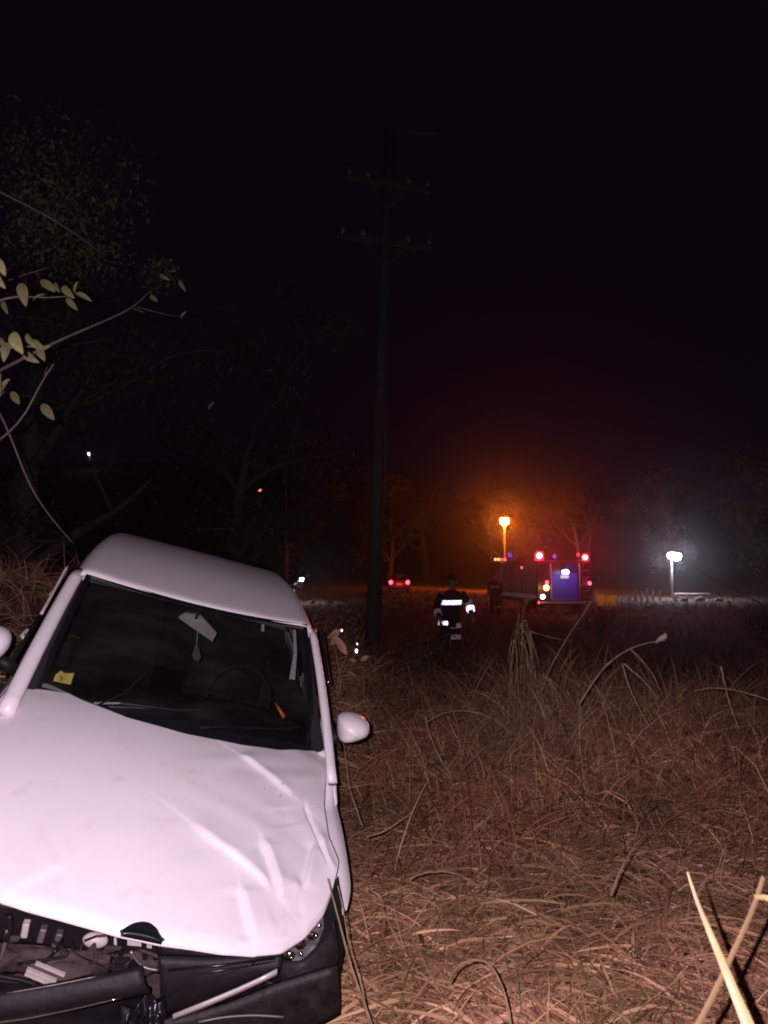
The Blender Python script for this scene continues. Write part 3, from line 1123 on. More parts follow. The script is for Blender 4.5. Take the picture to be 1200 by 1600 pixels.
# the bumper, torn down the middle and hanging skewed
bl = panel('bumper', [(-80, 1566), (0, 1548), (80, 1536), (160, 1522), (222, 1508)], [(-80, 1614), (0, 1598), (90, 1585), (190, 1562), (236, 1552)], 0.07, black, 0.02, 0.035)
bl['label'] = 'torn half of the black bumper'
MB().tube(smooth_poly([on_y(a, b, 0.045) for a, b in ((-60, 1606), (0, 1597), (40, 1592), (110, 1578), (190, 1559))], 16, 2), [0.0035] * 8 + [0.0022] * 8, 8).build('trim_strip', chrome, bl, smooth=True)
MB().tube(smooth_poly([on_y(a, b, 0.045) for a, b in ((10, 1552), (80, 1540), (150, 1526))], 12, 2), 0.0018, 6).build('trim_strip', alloy, bl, smooth=True)
brt = panel('bumper', [(246, 1494), (330, 1496), (442, 1489)], [(262, 1586), (340, 1560), (432, 1516)], 0.10, black, 0.02, 0.03)
MB().grid([[on_y(a, b - 5.5, 0.062), on_y(a, b, 0.056), on_y(a, b + 5.5, 0.062)] for a, b in ((270, 1590), (320, 1570), (370, 1549), (405, 1533), (433, 1519))]).build('trim_strip', mat('satin trim', (0.55, 0.5, 0.54), 0.35, 0.3, var=0.15), brt, smooth=True, thick=0.006)
MB().tube(smooth_poly([on_y(a, b, 0.066) for a, b in ((262, 1556), (330, 1532), (400, 1503))], 12, 2), 0.0018, 6).build('grille_edge', gloss, brt, smooth=True)
for k in range(4):
    o0, o1 = 1508 + 11 * k, 1497 + 5 * k
    MB().tube([on_y(262, o0 + 8, 0.085), on_y(345, (o0 + o1) / 2 + 6, 0.08), on_y(430, o1, 0.085)], 0.0045, 6).build('grille_bar', gloss, brt, smooth=True)
# lower apron and its bent lip
panel('apron', [(190, 1574), (262, 1596), (350, 1572), (440, 1536), (528, 1510)], [(190, 1680), (262, 1680), (350, 1670), (440, 1640), (532, 1585)], 0.13, mat('scuffed bumper', (0.024, 0.019, 0.021), 0.55, var=0.8, scale=18, bump=0.2, spec=0.2), 0.02, 0.02)
MB().tube(smooth_poly([on_y(a, b, 0.08) for a, b in ((310, 1597), (350, 1589), (395, 1586), (443, 1589))], 14, 2), 0.0032, 6).build('apron_lip', mat('scuffed plastic', (0.22, 0.19, 0.18), 0.5, var=0.4), car, smooth=True)
# crumpled black plastic where the badge was
mb = MB()
c0 = on_y(232, 1580, 0.05)
rws = []
for i in range(20):
    a = -0.5 + 3.9 * i / 19
    rws.append([])
    for k in range(10):
        r_ = 0.012 + 0.066 * k / 9
        rws[-1].append((c0.x + r_ * math.cos(a) * 0.8, c0.y - 0.03 + 0.022 * math.sin(a * 6 + k) + 0.02 * k / 9, c0.z - 0.02 + r_ * math.sin(a) * 1.05 + 0.006 * math.sin(a * 9)))
mb.grid(rws)
mb.build('broken_grille', gloss, car, smooth=True, thick=0.005)
# headlight on the lower side: housing, reflectors, lens
Hp = [(443, 1484), (468, 1466), (492, 1446), (505, 1434), (506, 1450), (496, 1476), (484, 1496), (462, 1503), (446, 1500)]
hl0 = MB().slab([on_y(a, b, 0.24) for a, b in Hp], (0, 0.05, 0)).build('headlight', mat('lamp housing', (0.34, 0.3, 0.34), 0.3, 0.3, var=0.7, scale=40), car)
for (a, b, r_) in ((453, 1494, 0.020), (470, 1476, 0.022), (488, 1463, 0.018)):
    c = on_y(a, b, 0.225)
    MB().lathe(c, [(r_, 0.0), (r_ * 0.9, -0.006), (r_ * 0.5, -0.018), (0.003, -0.022)], 16, Matrix.Rotation(PI / 2, 3, 'X')).build('reflector', chrome, hl0, smooth=True)
for (a, b) in ((452, 1477), (474, 1462), (484, 1458), (466, 1474), (455, 1496), (470, 1490), (494, 1462), (498, 1446)):
    MB().ball(on_y(a, b, 0.195), 0.0085, 10, 8).build('bulb', chrome, hl0, smooth=True)
MB().grid([[on_y(445, 1483, 0.20), on_y(470, 1464, 0.20), on_y(504, 1437, 0.23)], [on_y(447, 1499, 0.19), on_y(476, 1486, 0.18), on_y(500, 1468, 0.22)]]).build('lens', lensg, hl0, smooth=True)
# inner wing and liner behind the lamp
panel('wheel_liner', [(496, 1440), (515, 1400), (526, 1372)], [(500, 1560), (530, 1540), (540, 1470)], 0.36, black, 0.02, 0.02)
panel('bumper_corner', [(436, 1500), (470, 1506), (506, 1470), (520, 1440)], [(440, 1560), (490, 1560), (520, 1530), (532, 1490)], 0.20, mat('scuffed bumper', (0.024, 0.019, 0.021), 0.55, var=0.7, scale=18, bump=0.2, spec=0.2), 0.02, 0.02)
yr = retro_mat('yellow reflector', (0.9, 0.7, 0.02), 0.3)
MB().lathe(on_y(450, 1546, 0.165), [(0.006, 0), (0.006, -0.004), (0.002, -0.007)], 10, Matrix.Rotation(PI / 2, 3, 'X')).build('side_reflector', yr, car)
MB().ball(on_y(514, 1522, 0.19), 0.018, 10, 8, (0.7, 0.5, 1.1)).build('fog_lamp', mat('dull lamp', (0.3, 0.25, 0.26), 0.4), car, smooth=True)
# torn sliver of wing standing up behind the bonnet corner
MB().grid([[on_x(512, 1176, 0.745), on_x(519, 1172, 0.76)], [on_x(518, 1215, 0.755), on_x(524, 1210, 0.775)], [on_x(524, 1262, 0.765), on_x(527, 1255, 0.775)]]).build('torn_wing_edge', paint, fe, smooth=True, thick=0.004)

# ------------------------------------------------------------------ plants
m_bark = mat('grey bark', (0.06, 0.046, 0.044), 0.9, var=0.5, scale=14, bump=0.5)
m_leaf = mat('pale leaf', (0.092, 0.085, 0.038), 0.55, var=0.35, scale=9, island=[(0, (0.7, 0.75, 0.6)), (0.6, (1, 1, 1)), (1, (1.3, 1.15, 0.9))])
m_crown = mat('dark foliage', (0.03, 0.03, 0.02), 0.7, var=0.6, scale=1.2, island=[(0, (0.4, 0.45, 0.4)), (0.5, (0.9, 0.9, 0.8)), (1, (1.5, 1.3, 1.0))], spec=0.2)
m_scrub = mat('dry scrub', (0.12, 0.085, 0.06), 0.8, var=0.5, scale=2.0, island=[(0, (0.4, 0.4, 0.35)), (0.5, (0.9, 0.9, 0.8)), (1, (1.5, 1.2, 1.0))], spec=0.2)


def leaf_cloud(n, centres, radii, size, squash=0.8):
    """n two-face leaves gathered in clumps"""
    centres = np.array(centres, float)
    k = npr.integers(0, len(centres), n)
    d = npr.normal(0, 1, (n, 3))
    d /= np.linalg.norm(d, axis=1, keepdims=True)
    r = npr.uniform(0, 1, n) ** 0.5
    c = centres[k] + d * (np.array(radii)[k] * r)[:, None] * np.array([1, 1, squash])
    a = npr.normal(0, 1, (n, 3)); a[:, 2] -= 0.5
    a /= np.linalg.norm(a, axis=1, keepdims=True)
    b = np.cross(a, npr.normal(0, 1, (n, 3)))
    b /= np.linalg.norm(b, axis=1, keepdims=True) + 1e-9
    nn = np.cross(a, b)
    L = npr.uniform(*size, n)[:, None]
    W_ = L * npr.uniform(0.3, 0.5, n)[:, None]
    v0 = c - a * L * 0.5
    v2 = c + a * L * 0.5
    v1 = c + b * W_ * 0.5 + nn * L * 0.12
    v3 = c - b * W_ * 0.5 + nn * L * 0.12
    V_ = np.stack([v0, v1, v2, v3], 1).reshape(-1, 3)
    q = np.arange(n * 4).reshape(n, 4)
    tri = np.concatenate([q[:, [0, 1, 2]], q[:, [0, 2, 3]]])
    return V_, tri


def limb(p, d, L, r, n=6, wob=0.25, up=0.05):
    P_ = [Vector(p)]
    d = Vector(d).normalized()
    for k in range(n):
        d = (d + Vector((rnd.gauss(0, wob), rnd.gauss(0, wob), rnd.gauss(0, wob) + up)) * 0.5).normalized()
        P_.append(P_[-1] + d * (L / n))
    return P_, [r * (1 - 0.8 * k / n) + 0.003 for k in range(n + 1)]


def tree(name, x, y, h, rad, label, leaves=2600, group=None, m=None, lsize=(0.08, 0.2), trunk=0.4, z=None):
    zb = gz(x, y) - 0.05 if z is None else z
    t = empty(name, (x, y, zb), label, 'tree', group)
    mb = MB()
    P_, R_ = limb((0, 0, 0), (rnd.uniform(-.1, .1), rnd.uniform(-.1, .1), 1), h * 0.75, 0.03 * h, 7, 0.12, 0.1)
    mb.tube(P_, R_, 8)
    cs, rs = [], []
    for k in range(9):
        i = rnd.randint(2, 7)
        a = rnd.uniform(0, 2 * PI)
        Q, R2 = limb(P_[i], (math.cos(a), math.sin(a), rnd.uniform(0.1, 0.9)), rad * rnd.uniform(0.6, 1.05), R_[i] * 0.6, 6, 0.3, 0.1)
        mb.tube(Q, R2, 6)
        for q in (Q[3], Q[5], Q[6]):
            cs.append(q); rs.append(rad * rnd.uniform(0.16, 0.36))
        for u in range(3):
            Q2, R3 = limb(Q[rnd.randint(2, 5)], (rnd.gauss(0, 1), rnd.gauss(0, 1), rnd.uniform(-.3, 1)), rad * 0.45, R2[4] * 0.6, 4, 0.3)
            mb.tube(Q2, R3, 5)
            cs.append(Q2[-1]); rs.append(rad * rnd.uniform(0.12, 0.3))
    mb.build('trunk', m_bark, t, smooth=True)
    V_, tri = leaf_cloud(leaves, cs, rs, lsize)
    big_mesh('crown', V_, tri, 3, m or m_crown, 'stuff', t)
    return t


def shrub(name, x, y, h, rad, label, leaves=900, group=None, m=None, lsize=(0.03, 0.09), z=None):
    zb = gz(x, y) - 0.03 if z is None else z
    t = empty(name, (x, y, zb), label, 'shrub', group)
    mb = MB()
    cs, rs = [], []
    for k in range(11):
        a = rnd.uniform(0, 2 * PI)
        Q, R2 = limb((rnd.uniform(-.1, .1) * rad, rnd.uniform(-.1, .1) * rad, 0), (math.cos(a) * 0.6, math.sin(a) * 0.6, 1), h * rnd.uniform(0.6, 1.05), 0.012, 7, 0.3, 0.15)
        mb.tube(Q, R2, 5)
        for q in Q[2:]:
            cs.append(q); rs.append(rad * rnd.uniform(0.12, 0.3))
    mb.build('stems', m_bark, t, smooth=True, kind='stuff')
    V_, tri = leaf_cloud(leaves, cs, rs, lsize)
    big_mesh('foliage', V_, tri, 3, m or m_scrub, 'stuff', t)
    return t


# tree at the left edge: near branch with leaves caught by the flash
LT = empty('roadside_tree', (-3.7, 3.6, gz(-3.7, 3.6)), 'nearby tree at the left edge with pale lit leaves on its bare branches', 'tree')
LTo = Vector(LT.location)


def lt(px, py, Y): return at(px, py, Y) - LTo


def px_tube(mb, pts, r0, r1, seg=6, n=18, it=3, off=Vector()):
    P_ = smooth_poly([at(a, b, y) - off for a, b, y in pts], n, it)
    mb.tube(P_, [r0 + (r1 - r0) * k / (n - 1) for k in range(n)], seg)
    return P_


mb = MB()
Pt = smooth_poly([(0, 0, -0.1), (0.1, 0, 1.0), (0.3, 0.1, 2.0), (0.5, 0.3, 3.2), (0.7, 0.6, 4.6), (0.8, 0.8, 6.0)], 24, 3)
mb.tube(Pt, [0.11 * (1 - 0.8 * k / 23) + 0.01 for k in range(24)], 10)
mb.build('trunk', m_bark, LT, smooth=True)
for pts, r0, r1 in (
    ([(-130, 640, 3.3), (-20, 590, 3.2), (72, 540, 3.2), (150, 507, 3.4), (210, 482, 3.6), (240, 448, 3.8)], 0.016, 0.004),
    ([(208, 482, 3.6), (225, 488, 3.6)], 0.005, 0.002),
    ([(215, 480, 3.6), (260, 492, 3.9), (288, 496, 4.1)], 0.005, 0.002),
    ([(-140, 800, 3.0), (-60, 730, 2.9), (10, 680, 2.8), (40, 655, 2.8), (52, 620, 2.8), (70, 585, 2.8), (84, 568, 2.8)], 0.012, 0.004),
    ([(70, 585, 2.8), (74, 572, 2.85)], 0.004, 0.002),
    ([(-60, 560, 2.9), (0, 640, 2.85), (20, 690, 2.9), (45, 760, 3.0), (80, 810, 3.2), (115, 850, 3.5)], 0.006, 0.006),
    ([(-60, 520, 2.6), (-10, 470, 2.6), (30, 462, 2.6), (75, 466, 2.6), (112, 462, 2.6)], 0.010, 0.002),
    ([(-60, 560, 2.3), (0, 545, 2.3), (40, 540, 2.3), (68, 545, 2.3)], 0.010, 0.003),
    ([(0, 442, 3.2), (30, 432, 3.3), (75, 418, 3.4)], 0.005, 0.002),
    ([(-80, 690, 3.4), (-20, 640, 3.3), (18, 600, 3.2)], 0.012, 0.004),
    ([(0, 300, 4.2), (60, 330, 4.3), (110, 360, 4.4), (165, 400, 4.6)], 0.012, 0.003)):
    mb = MB()
    px_tube(mb, pts, r0 * 0.6, r1 * 0.6, off=LTo)
    mb.build('branch', m_bark, LT, smooth=True)


def leaf_mesh():
    rws = []
    for k in range(6):
        t = k / 5
        w_ = 0.17 * math.sin(PI * min(1, t * 0.9 + 0.06)) ** 0.8
        rws.append([(-w_, t, 0.10 * abs(w_) * 2 - 0.10 * t * t), (0, t, -0.10 * t * t), (w_, t, 0.10 * abs(w_) * 2 - 0.10 * t * t)])
    b = MB().grid(rws)
    me = bpy.data.meshes.new('leaf')
    me.from_pydata(b.v, [], b.f)
    me.polygons.foreach_set('use_smooth', [True] * len(me.polygons))
    me.materials.append(m_leaf)
    return me


LEAF = leaf_mesh()
LEAVES = [  # base px, tip px, distance
    (33, 443, 38, 473, 2.6), (52, 470, 66, 455, 2.6), (64, 438, 86, 454, 2.6), (86, 442, 90, 455, 2.6), (98, 448, 110, 462, 2.6), (104, 466, 118, 482, 2.6),
    (116, 458, 119, 438, 2.6), (118, 459, 140, 464, 2.6), (-8, 402, 8, 428, 1.5), (-10, 425, 4, 450, 1.6), (20, 520, 28, 548, 1.7), (30, 542, 18, 518, 1.75),
    (42, 522, 50, 542, 2.2), (50, 534, 62, 540, 2.2), (56, 552, 76, 538, 2.2), (60, 545, 66, 558, 2.2), (36, 548, 52, 566, 2.2), (0, 528, 10, 548, 2.3), (12, 536, 4, 560, 2.3),
    (2, 584, -6, 612, 2.0), (0, 618, 8, 588, 2.1), (18, 612, 30, 632, 2.5), (66, 632, 82, 654, 2.8), (280, 438, 288, 454, 4.1), (282, 496, 290, 486, 4.1), (4, 470, 9, 488, 2.8),
    (250, 430, 262, 436, 4.0), (262, 425, 275, 422, 4.0), (234, 462, 246, 470, 3.8), (325, 640, 335, 625, 6.5)]
for a, b, c, d, Y in LEAVES:
    p, q = lt(a, b, Y), lt(c, d, Y - 0.05)
    L = (q - p).length * 1.05
    yv = (q - p).normalized()
    zv = (Vector((rnd.uniform(-.4, .4), -1, rnd.uniform(-.2, .5))))
    xv = yv.cross(zv).normalized()
    zv = xv.cross(yv)
    o = bpy.data.objects.new('leaf', LEAF)
    C.objects.link(o)
    o.parent = LT
    o.matrix_local = Matrix.Translation(p) @ Matrix((xv, yv, zv)).transposed().to_4x4() @ Matrix.Diagonal((L * rnd.uniform(0.5, 1.0), L * 0.82, L * rnd.uniform(0.6, 2.5), 1))
V_, tri = leaf_cloud(2600, [lt(*q) for q in ((90, 320, 6.6), (120, 350, 6.8), (60, 360, 6.6), (150, 400, 7.0), (90, 400, 6.8), (40, 300, 6.6), (170, 300, 7.4), (250, 430, 7.4), (30, 240, 7.0), (110, 250, 7.6))], [0.6, 0.55, 0.5, 0.4, 0.5, 0.6, 0.5, 0.25, 0.7, 0.7], (0.03, 0.085))
big_mesh('crown', V_, tri, 3, mat('green black foliage', (0.055, 0.06, 0.034), 0.7, var=0.6, scale=1.5, island=[(0, (0.4, 0.45, 0.4)), (0.5, (0.9, 0.9, 0.8)), (1, (1.6, 1.4, 1.1))], spec=0.2), 'stuff', LT)

tree('leafy_tree', -5.6, 11.5, 8.0, 3.0, 'dark leafy tree standing behind the roof of the crashed car, far left', 5200, lsize=(0.07, 0.17))
tree('leafy_tree', -3.2, 14.5, 6.5, 2.6, 'dark bushy tree just left of the utility pole, lower than the left one', 4600, lsize=(0.08, 0.18))
m_far = mat('far foliage', (0.035, 0.03, 0.022), 0.7, var=0.6, scale=0.6, island=[(0, (0.4, 0.45, 0.4)), (0.5, (0.9, 0.9, 0.8)), (1, (1.5, 1.3, 1.0))], spec=0.2)
G = 'trees behind the fire engine'
for x, y, h, r, lb in ((5.5, 96, 14, 7, 'tall dark tree glowing red behind the orange street lamp'), (14.5, 84, 11, 5.5, 'broad dark tree behind the fire engine, right of the orange lamp'),
                       (0.5, 86, 11, 6, 'dark tree behind the red tail lights'), (20.5, 78, 9, 4.5, 'low dark tree left of the white floodlight'), (28, 72, 9, 4.5, 'dark tree right of the white floodlight'),
                       (-9, 66, 10, 5, 'dark tree far behind the crashed car roof'), (34, 62, 11, 5, 'dark tree at the right edge far behind the fence')):
    tree('far_tree', x, y, h * 1.25, r * 1.1, lb, 9000, G, m=m_far, lsize=(0.15, 0.38))
for x, y, h, r, lb, n_ in ((-0.55, 8.2, 0.75, 0.55, 'low dry bush behind the mirror of the crashed car', 900), (0.25, 10.6, 0.9, 0.7, 'scrubby bush to the left of the utility pole base', 1000),
                          (1.2, 12.5, 0.9, 0.8, 'dark bush in front of the utility pole base', 1000), (-4.4, 6.6, 1.5, 0.9, 'tangled brush on the bank left of the crashed car', 1500), (-3.7, 5.2, 0.8, 0.6, 'small brush beside the left mirror of the crashed car', 1000),
                          (3.4, 16.5, 0.8, 0.9, 'low scrub behind the person with the reflective bands', 900), (5.9, 20.5, 1.0, 1.2, 'scrub in front of the fire engine', 1100), (10.5, 21, 0.9, 1.4, 'scrub in front of the orange barrier', 1100)):
    shrub('scrub_bush', x, y, h, r, lb, n_, 'bushes in the rough grass')

# ------------------------------------------------------------------ night air: thin haze volume, added to make the lamps glow
hm = bpy.data.materials.new('night haze')
hm.use_nodes = True
hn = hm.node_tree.nodes
hn.remove(hn['Principled BSDF'])
pv = hn.new('ShaderNodeVolumePrincipled')
pv.inputs['Color'].default_value = (0.96, 0.94, 0.95, 1)
pv.inputs['Density'].default_value = HAZE
pv.inputs['Anisotropy'].default_value = 0.92
hm.node_tree.links.new(pv.outputs[0], hn['Material Output'].inputs['Volume'])
HB = MB().box((0, 285, 22), (960, 720, 60)).build('haze', hm, None, kind='stuff')

# ------------------------------------------------------------------ tall stalks
m_stalk = mat('dry stalk', (0.23, 0.165, 0.09), 0.75, var=0.6, scale=22, spec=0.3)
m_stalk2 = mat('grey stalk', (0.30, 0.20, 0.14), 0.8, var=0.6, scale=22)
GC = empty('tall_grass_clump', tuple(at(800, 1240, 6.2).xy) + (gz(*at(800, 1240, 6.2).xy),), 'tall clump of dry grass stalks standing right of the car with drooping tops', 'grass clump')
GCo = Vector(GC.location)


def flat_blade(pts, w0, w1, n=16, it=3, off=Vector(), rag=1.0):
    P_ = smooth_poly([at(a, b, y) - off for a, b, y in pts], n, it)
    rws = []
    for k, p in enumerate(P_):
        t = (P_[min(k + 1, n - 1)] - P_[max(k - 1, 0)]).normalized()
        s_ = t.cross(Vector((0, 1, 0.25))).normalized()
        wd = (w0 + (w1 - w0) * k / (n - 1)) * 0.5 * rnd.uniform(1 - 0.45 * rag, 1 + 0.25 * rag)
        p = p + Vector((rnd.gauss(0, 0.0018), rnd.gauss(0, 0.003), rnd.gauss(0, 0.0018))) * rag
        f = Vector((0, -1, 0.2)) * wd * 0.35
        rws.append([p - s_ * wd, p + f, p + s_ * wd])
    return MB().grid(rws)


YC = 6.2
STK = [([(790, 1240), (792, 1150), (797, 1060), (800, 1000), (812, 975), (816, 950), (811, 955)], 9), ([(796, 1245), (802, 1140), (806, 1060), (812, 1010), (805, 1000)], 8),
       ([(800, 1250), (808, 1150), (811, 1060), (806, 1010), (798, 1003), (812, 977)], 8), ([(812, 1250), (822, 1150), (828, 1072), (824, 1020), (818, 990), (812, 975)], 7),
       ([(806, 1245), (818, 1120), (820, 1040), (814, 985), (816, 945), (822, 935)], 7), ([(780, 1250), (786, 1200), (796, 1120), (798, 1060), (802, 1010)], 7),
       ([(812, 978), (826, 995), (832, 1030), (837, 1052), (840, 1085)], 7), ([(813, 976), (824, 985), (834, 1005), (838, 1028)], 8), ([(820, 985), (828, 1010), (830, 1045), (836, 1070)], 6),
       ([(830, 987), (850, 993), (872, 999), (893, 1002)], 7), ([(818, 950), (826, 938), (848, 928), (858, 924)], 5), ([(775, 1260), (780, 1190), (790, 1130)], 7), ([(822, 1255), (824, 1180), (832, 1110), (842, 1060), (850, 1052)], 8),
       ([(810, 1260), (800, 1200), (806, 1150)], 8)]
for pts, wpx in STK:
    flat_blade([(a, b, YC + 0.03 * rnd.gauss(0, 1)) for a, b in pts], wpx * 0.0014, wpx * 0.0009, off=GCo).build('stalk', m_stalk, GC, smooth=True)
for k in range(16):
    a0, b0 = rnd.uniform(800, 838), rnd.uniform(965, 1060)
    dx = rnd.uniform(-22, 34)
    ln_ = rnd.uniform(25, 90)
    yk = YC + rnd.gauss(0, 0.06)
    flat_blade([(a0, b0, yk), (a0 + dx * 0.4, b0 - rnd.uniform(2, 16), yk), (a0 + dx * 0.8, b0 + ln_ * 0.3, yk), (a0 + dx + rnd.uniform(-6, 6), b0 + ln_, yk)], rnd.uniform(0.004, 0.010), 0.003, off=GCo).build('strand', rnd.choice((m_stalk, m_stalk2)), GC, smooth=True)
DC = empty('drooping_grass_clump', tuple(at(885, 1230, 5.9).xy) + (gz(*at(885, 1230, 5.9).xy),), 'drooping dry grass clump with arching leaves right of the tall stalks', 'grass clump')
DCo = Vector(DC.location)
for pts, wpx in (([(870, 1240), (858, 1150), (846, 1080), (842, 1054), (856, 1050)], 9), ([(840, 1058), (856, 1080), (864, 1098), (869, 1098)], 8), ([(842, 1054), (866, 1065), (884, 1085), (900, 1110)], 8),
                 ([(850, 1055), (870, 1080), (880, 1100), (886, 1122)], 9), ([(858, 1072), (862, 1060), (864, 1085), (866, 1100)], 11), ([(896, 1240), (900, 1160), (906, 1100), (896, 1080), (918, 1086)], 10),
                 ([(915, 1230), (906, 1170), (908, 1110), (912, 1095), (908, 1130)], 9), ([(880, 1235), (872, 1170), (864, 1120), (866, 1095)], 8), ([(930, 1240), (900, 1180), (890, 1150), (866, 1160)], 9),
                 ([(860, 1250), (882, 1180), (884, 1150), (868, 1158), (870, 1190)], 8), ([(905, 1220), (890, 1190), (880, 1182)], 8), ([(850, 1230), (846, 1180), (830, 1170), (822, 1185)], 8),
                 ([(912, 1068), (940, 1085), (965, 1108), (986, 1132), (995, 1146)], 10), ([(890, 1120), (915, 1118), (925, 1116)], 7), ([(870, 1110), (900, 1075), (912, 1068)], 7)):
    flat_blade([(a, b, 5.9 + 0.05 * rnd.gauss(0, 1)) for a, b in pts], wpx * 0.0013, wpx * 0.0007, off=DCo).build('grass_leaf', m_stalk2 if rnd.random() < 0.6 else m_stalk, DC, smooth=True)


def lone(name, pts, w0, w1, label, m=m_stalk2, tube=False, cat='grass stalk', group=None, n=18):
    o = at(*pts[0])
    if tube:
        b = MB()
        px_tube(b, pts, w0, w1, 7, n, 3, o)
    else:
        b = flat_blade(pts, w0 * (0.65 if m in (m_stalk, m_stalk2) else 1), w1 * (0.65 if m in (m_stalk, m_stalk2) else 1), n, 2, o, 0.5 if pts[0][2] > 3 else 0.12)
    q = b.build(name, m, None, smooth=True)
    q.location = o
    return tag(q, label, cat, group)


SG = 'single dry stalks in the grass'
lone('dry_stalk', [(845, 1085, 5.6), (862, 1038, 5.5), (890, 990, 5.4), (918, 950, 5.3), (925, 938, 5.3)], 0.014, 0.009, 'straight dry stalk leaning up towards the orange barrier', group=SG, tube=False)
sk1 = lone('dry_stalk', [(905, 1100, 5.0), (930, 1060, 5.0), (950, 1035, 5.0), (985, 1012, 4.9), (1015, 1003, 4.8), (1040, 1000, 4.75)], 0.009, 0.003, 'bent dry stalk with a pale tuft at its tip', group=SG, tube=True)
b = MB()
o_ = Vector(sk1.location)
b.tube([at(1024, 1004, 4.8) - o_, at(1032, 998, 4.78) - o_, at(1040, 993, 4.78) - o_, at(1042, 996, 4.78) - o_], [0.008, 0.015, 0.022, 0.006], 8)
b.build('seed_tuft', mat('pale tuft', (0.42, 0.33, 0.27), 0.9, var=0.4, scale=40, bump=0.6), sk1, smooth=True)
lone('dry_stalk', [(984, 1013, 4.9), (1000, 1028, 4.9), (1018, 1050, 4.9), (1035, 1085, 4.95)], 0.013, 0.006, 'dry leaf hanging down from the bent stalk with the tuft', group=SG)
lone('dry_stalk', [(972, 1036, 4.8), (980, 1065, 4.8), (995, 1100, 4.8), (1012, 1130, 4.8), (1028, 1150, 4.8)], 0.014, 0.006, 'thin pale stalk slanting down below the bent stalk', group=SG)
lone('dry_stalk', [(975, 1037, 4.7), (1000, 1058, 4.7), (1016, 1075, 4.7), (1030, 1092, 4.7)], 0.014, 0.007, 'short pale leaf slanting beside the thin pale stalk', group=SG)
lone('dry_stalk', [(1085, 1080, 4.6), (1110, 1074, 4.5), (1150, 1078, 4.4), (1185, 1088, 4.3), (1230, 1105, 4.2)], 0.012, 0.009, 'long flat stalk reaching to the right edge', group=SG)
lone('dry_stalk', [(1127, 1042, 4.6), (1132, 1068, 4.6), (1140, 1100, 4.6), (1155, 1140, 4.6)], 0.014, 0.008, 'upright stalk near the right edge crossing the flat stalk', group=SG)
lone('dry_stalk', [(668, 1128, 5.4), (690, 1114, 5.4), (725, 1110, 5.3), (755, 1116, 5.3), (785, 1130, 5.3), (800, 1150, 5.3)], 0.015, 0.008, 'arching grass stalk left of the tall clump', group=SG)
lone('dry_stalk', [(664, 1120, 5.0), (672, 1150, 5.0), (690, 1190, 4.9), (706, 1212, 4.9)], 0.012, 0.012, 'dry stalk slanting below the arching stalk', group=SG)
lone('dry_stalk', [(756, 1170, 5.2), (730, 1195, 5.1), (712, 1215, 5.0)], 0.012, 0.01, 'faint stalk leaning right of the slanting stalk', group=SG)
lone('dry_stalk', [(572, 1308, 3.9), (598, 1300, 3.9), (615, 1290, 3.9), (640, 1272, 3.95)], 0.016, 0.008, 'short dry stem lying beside the front wheel', group=SG)
lone('dry_stalk', [(640, 1375, 3.5), (660, 1364, 3.5), (690, 1361, 3.5), (715, 1366, 3.5), (750, 1385, 3.5)], 0.016, 0.010, 'curved stem lying on the grass beyond the front wheel', group=SG)
lone('dry_stalk', [(955, 1400, 3.2), (965, 1370, 3.2), (985, 1330, 3.25), (1005, 1307, 3.3)], 0.020, 0.006, 'reddish stalk rising from the grass left of the crossed blades', group=SG)
lone('dry_stalk', [(702, 1535, 2.55), (712, 1510, 2.5), (740, 1497, 2.5), (765, 1502, 2.5), (780, 1530, 2.5), (792, 1565, 2.5), (798, 1600, 2.5)], 0.012, 0.010, 'arched stalk at the bottom centre', group=SG)
lone('dry_stalk', [(742, 1578, 2.1), (760, 1590, 2.08), (790, 1606, 2.05)], 0.004, 0.016, 'pale leaf tip at the bottom edge', group=SG)
m_x = mat('fresh straw blade', (0.30, 0.23, 0.10), 0.55, var=0.5, scale=18)
lone('cane_blade', [(1074, 1362, 1.45), (1086, 1400, 1.43), (1110, 1460, 1.41), (1137, 1524, 1.39), (1170, 1604, 1.35)], 0.003, 0.021, 'pale dry blade leaning left, front one of the crossed pair', m_x, cat='grass blade', group='crossed dry blades at the bottom right')
lone('cane_blade', [(1078, 1625, 1.40), (1115, 1555, 1.42), (1145, 1490, 1.44), (1178, 1418, 1.46), (1193, 1370, 1.48)], 0.014, 0.010, 'brown dry blade leaning right behind the pale one', mat('tan straw blade', (0.20, 0.13, 0.065), 0.5, var=0.3, scale=7), cat='grass blade', group='crossed dry blades at the bottom right')
lone('cane_blade', [(1178, 1402, 1.46), (1195, 1402, 1.45), (1225, 1415, 1.44)], 0.012, 0.010, 'folded leaf bending away to the right edge', m_x, cat='grass blade', group='crossed dry blades at the bottom right')
lone('dry_stalk', [(512, 1372, 2.75), (530, 1440, 2.7), (548, 1510, 2.6), (566, 1560, 2.55), (584, 1612, 2.5)], 0.008, 0.015, 'long straw leaning against the crashed car headlight corner', m_stalk, group=SG)
lone('dry_stalk', [(528, 1384, 2.75), (538, 1430, 2.7), (545, 1480, 2.65), (560, 1520, 2.6), (578, 1600, 2.55)], 0.007, 0.007, 'second straw beside the straw on the headlight corner', m_stalk, group=SG)
lone('dry_stalk', [(536, 1155, 4.2), (545, 1230, 4.0), (566, 1290, 3.9)], 0.004, 0.010, 'thin straw along the door below the mirror', m_stalk2, group=SG)
